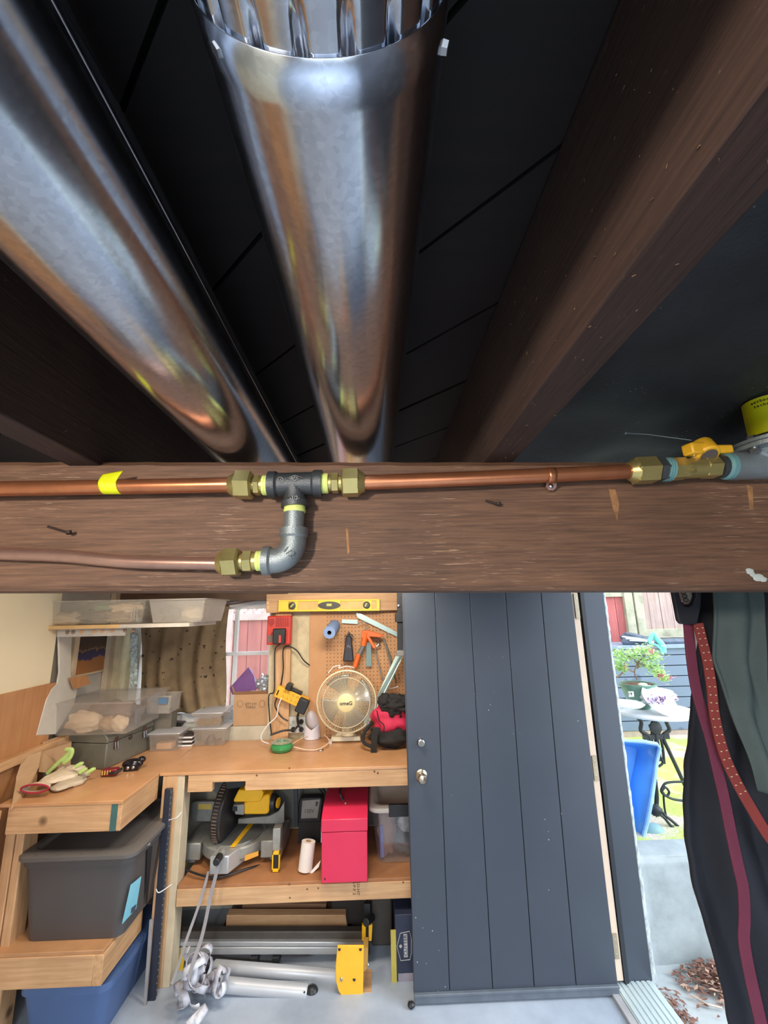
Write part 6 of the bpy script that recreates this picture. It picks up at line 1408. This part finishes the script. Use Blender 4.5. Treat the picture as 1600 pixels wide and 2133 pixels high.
MB().tube([aY(540, 1998, 2.66), aY(660, 2001, 2.66)], .022, 12).build('inner_tube', mat('shaded_grey_tube', (110, 112, 118), .5), ss)
o = MB().box(aY(733, 2098, 2.42).x, aY(775, 2098, 2.42).x, 2.425, 2.56, .001, aY(740, 2094, 2.42).z-.002).build('wood_scrap', M_pine, bev=.002); tag(o, 'small wood scrap under the yellow end plate', 'wood scrap')
# dark things behind, box with hexagon emblem
o = MB().box(aY(690, 1950, 2.8).x, aY(770, 1950, 2.8).x-.01, 2.78, 2.98, .001, .20).build('dark_case', mat('brown_black_case', (48, 40, 38), .7), bev=.01); tag(o, 'dark brown case deep under the bench behind the stand', 'case')
o = MB().box(aY(775, 1990, 2.75).x, aY(818, 1990, 2.75).x, 2.70, 2.96, .001, .30).build('dark_case', mat('olive_grey_case', (70, 64, 58), .7), bev=.01); tag(o, 'olive grey case between the stand and the emblem box', 'case')
EX0, EX1, EY = aY(816, 1990, 2.48).x, aY(864, 1990, 2.48).x, 2.48
eb = thing('tool_carton', 'dark blue carton with a hexagon emblem beside the door bottom', 'box', ((EX0+EX1)/2, 2.6, .001))
ztb, zbb = aY(840, 1905, EY).z, .001
MB().box(EX0+.02, EX1+.06, EY, EY+.25, zbb, ztb).build('box_body', mat('dark_navy_card', (44, 50, 72), .5, var=.1), eb, bev=.002)
bx(MB(), 815, 826, 1938, 2064, EY-.006, EY+.0).build('yellow_side', mat('mustard_card', (196, 180, 84), .6), eb, smooth=False)
bx(MB(), 830, 866, 2028, 2060, EY-.003, EY).build('grey_panel', mat('lilac_grey_card', (150, 144, 156), .6), eb, smooth=False)
hx = [(834, 1944), (853, 1940), (857, 1955), (857, 1985), (854, 1999), (835, 2001), (827, 1972)]
MB().tube([aY(x, y, EY-.002) for x, y in hx], .0016, 6, closed=True).build('hexagon_outline', mat('pale_print', (186, 182, 184), .6), eb)
MB().poly3([aY(x, y, EY-.002) for x, y in ((831, 1971), (835, 1967), (838, 1971), (835, 1976))], (0, .001, 0)).build('diamond_mark', mat('pale_print', (186, 182, 184), .6), eb, smooth=False)
bx(MB(), 841, 849, 1946, 1994, EY-.002, EY).build('word_band', mat('pale_print', (186, 182, 184), .6), eb, smooth=False)
text('word_lettering', 'CUTTER', aY(845, 1969, EY-.0025), .023, M_dkgrey, eb, rot=(PI/2, -PI/2, 0))
o = MB().ball(aZ(857, 2100, 0)+Vector((0, 0, .012)), (.016, .014, .012), 14, 10, amp=.3).build('rubber_bumper', M_black); tag(o, 'small black rubber lump on the floor by the door foot', 'bumper')
# webbing straps and pile
M_web = mat('grey_lilac_webbing', (146, 144, 150), .6, var=.06, bp=.4, bs=600); M_wl = mat('pale_webbing', (222, 226, 234), .5, var=.15, vs=12, c2=(120, 106, 114))
sp_ = thing('webbing_strap', 'long grey webbing strap hanging from the saw to the floor heap', 'strap', aZ(375, 2125, 0))
def rib(pts, w, nm='hanging_tail'): MB().tube(smooth_pts([aY(x, y, Y) for x, y, Y in pts], 8), 0, flat=(w, .0018), up=(.2, 1, .1)).build(nm, M_web, sp_)
rib([(455, 1800, 2.45), (448, 1830, 2.44), (438, 1870, 2.42), (428, 1920, 2.38), (418, 1960, 2.34), (404, 2000, 2.30), (392, 2040, 2.27)], .017)
rib([(434, 1815, 2.47), (428, 1840, 2.44), (416, 1880, 2.42), (404, 1915, 2.38), (386, 1965, 2.33), (372, 2010, 2.28), (358, 2050, 2.24)], .013)
r = random.Random(21); hc_ = aZ(402, 2112, 0); heap = Vector((hc_.x, hc_.y, 0))
for k in range(20):
    c = heap+Vector((r.gauss(0.01, .055), r.gauss(.0, .04), r.uniform(.03, .11))); c.x = min(c.x, heap.x+.12)
    if k > 11: c = heap+Vector((-.01+r.gauss(0, .03), .03+r.gauss(0, .03), r.uniform(.13, .22)))
    R0 = r.uniform(.030, .048); a0 = r.uniform(0, 6.3); ax = Vector((r.gauss(0, 1), r.gauss(0, 1), r.gauss(0, .8))).normalized(); ey = ax.cross(Vector((0, 0, 1))).normalized(); ez = ax.cross(ey)
    pts = []
    for i in range(17):
        t = a0+i/16*5.4; rr = R0*(1+.35*math.sin(2*t+k)); pts.append(c+ey*(rr*math.cos(t))+ez*(rr*math.sin(t))+ax*(.012*(i/16-.5)))
    for p in pts: p.z = max(p.z, .004)
    MB().tube(pts, 0, flat=(.024, .0018), up=None).build('heap_loop', M_wl, sp_) if False else MB().add(sum([[p-ax*.014, p+ax*.014] for p in pts], []), [(2*i, 2*i+1, 2*i+3, 2*i+2) for i in range(16)]).build('heap_loop', M_wl, sp_, solid=.0016)

# ================================================================== right: hanging garments, leash, strap
M_jk = mat('near_black_cloth', (34, 37, 46), .85, var=.08, vs=5, bp=.5, bs=500)
JY = 1.0
Ledge = [(1225, 1442), (1300, 1454), (1400, 1470), (1460, 1458), (1500, 1455), (1560, 1450), (1600, 1442), (1680, 1443), (1760, 1445), (1800, 1452), (1850, 1464), (1900, 1474), (1960, 1492), (2030, 1510), (2133, 1530), (2200, 1548)]
def ledge(y):
    for (ya, xa), (yb, xb) in zip(Ledge, Ledge[1:]):
        if y <= yb: return xa+(xb-xa)*max(0, (y-ya))/(yb-ya)
    return Ledge[-1][1]
def jacket(u, v):
    y = 1100+1110*v; x = ledge(max(y, 1225)); p = aY(x, y, JY); xr = p.x+.42*u
    w = (1-abs(2*u-1)**3)
    f = .035*math.sin(u*22+1.5*math.sin(v*4))+.03*math.sin(u*9+v*3)+.02*mnoise.noise(Vector((u*7, v*5, 0)))
    return Vector((xr+.008*mnoise.noise(Vector((v*14, 1, 0)))*(u < .5), JY+.02+f*(.3+.7*v)*w-.02*w, p.z))
jk = MB().grid(jacket, 90, 90).build('hanging_jacket', M_jk, solid=.012, angle=80); tag(jk, 'long near-black jacket hanging at the right beside the doorway', 'jacket')
def shirt(u, v):
    yy = 1150+500*v
    xl = (1493+0*v) if v < .45 else 1493+(v-.45)*170
    xr_ = 1572+60*v+8*math.sin(v*9)
    x = xl+(xr_-xl)*u
    p = aY(x, yy, JY-.055); p.y += .010*math.sin(u*9+v*2)+.012*mnoise.noise(Vector((u*3, v*4, 3))); return p
M_gs = mat('dull_green_grey_cloth', (84, 96, 94), .9, var=.12, vs=7, bp=.4, bs=300)
tag(MB().grid(shirt, 40, 60).build('green_grey_garment', M_gs, solid=.005, angle=80), 'dull green-grey garment draped over the near-black jacket', 'garment')
# bracket black loop with leash
lhY = JY-.10
lh = thing('leash', 'red leash with pale flecks hanging from a black loop handle', 'leash', aY(1470, 1790, lhY)) if False else None
P = smooth_pts([aY(x, y, JY-.09) for x, y in ((1454, 1298), (1462, 1330), (1473, 1375), (1482, 1430), (1487, 1480), (1497, 1530), (1512, 1580), (1536, 1632), (1566, 1685), (1600, 1740), (1640, 1790), (1690, 1840))], 6)
ls_ = thing('leash', 'bright red leash strap with pale flecks and a black loop handle', 'leash', P[-1])
MB().tube(P, 0, flat=(.020, .0045), up=(0, 1, 0)).build('leash_strap', mat('red_webbing', (138, 54, 48), .8, var=.08, bp=.5, bs=500), ls_, bev=.001)
fk = MB(); n = 0; acc = 0
for i in range(1, len(P)-22):
    d_ = (P[i]-P[i-1]).normalized(); s_ = Vector((-d_.z, 0, d_.x)); s_ = s_ if s_.x > 0 else -s_
    if i % 2 == 0:
        for sg in (-.0055, .0055):
            c = P[i]+s_*sg+Vector((0, -.0028, 0)); fk.ball(c, (.0023, .0008, .0010), 8, 5)
fk.build('pale_flecks', mat('cream_fleck', (226, 206, 160), .7), ls_, kind='stuff')
MB().poly3([aY(x, y, JY-.105) for x, y in ((1398, 1215), (1411, 1215), (1418, 1246), (1427, 1261), (1434, 1263), (1443, 1258), (1449, 1242), (1450, 1215), (1463, 1215), (1461, 1262), (1455, 1296), (1452, 1301), (1419, 1300), (1413, 1292))], (0, .010, 0)).build('loop_handle', mat('black_rubber', (30, 31, 38), .6), ls_, bev=.003, smooth=False)
cm = thing('cord_knot', 'speckled grey knotted cord seen inside the black loop handle', 'cord', aY(1428, 1262, JY-.08))
mb = MB(); mb.tube([aY(1412, 1205, JY-.085), aY(1424, 1225, JY-.085), aY(1430, 1245, JY-.085), aY(1434, 1258, JY-.085)], [.013, .013, .012, .007], 14); mb.build('cord_body', flecked('speckled_cord', (140, 128, 118), (46, 42, 42), 260, .30, .8, 3), cm)
for y in (1226, 1234, 1242, 1250): MB().tube([aY(1421+(y-1226)*.35+5*math.cos(k*PI/5), y+3.4*math.sin(k*PI/5), JY-.0985) for k in range(10)], .0009, 5, closed=True).build('woven_loop', M_ink, cm)
P = smooth_pts([aY(x, y, JY-.075) for x, y in ((1432, 1240), (1434, 1300), (1440, 1370), (1449, 1430), (1462, 1480), (1480, 1540), (1494, 1600), (1508, 1660), (1522, 1730), (1537, 1800), (1548, 1850), (1551, 1910), (1550, 1960), (1562, 2030), (1578, 2100), (1600, 2200))], 6)
bs_ = MB().tube(P, 0, flat=(.021, .004), up=(0, 1, 0)).build('burgundy_strap', mat('burgundy_webbing', (112, 44, 66), .8, var=.1, bp=.5, bs=500), bev=.001); tag(bs_, 'burgundy webbing strap hanging down left of the bright red leash', 'strap')
o = MB().poly3([aY(x, y, JY-.03) for x, y in ((1440, 1300), (1456, 1302), (1452, 1345), (1447, 1372), (1445, 1340))], (0, .004, 0)).build('lace_edge', flecked('pale_lace', (190, 176, 170), (90, 70, 70), 200, .2, .8, 2), smooth=False); tag(o, 'pale patterned cloth tip showing between the two straps', 'cloth')
o = MB().cyl((aY(1560, 1100, JY).x, .90, 1.93), (aY(1560, 1100, JY).x, 1.10, 1.93), .012, n=12).build('coat_hook', M_dkgrey); tag(o, 'dark peg above the hanging jacket, hidden by the beam', 'hook')
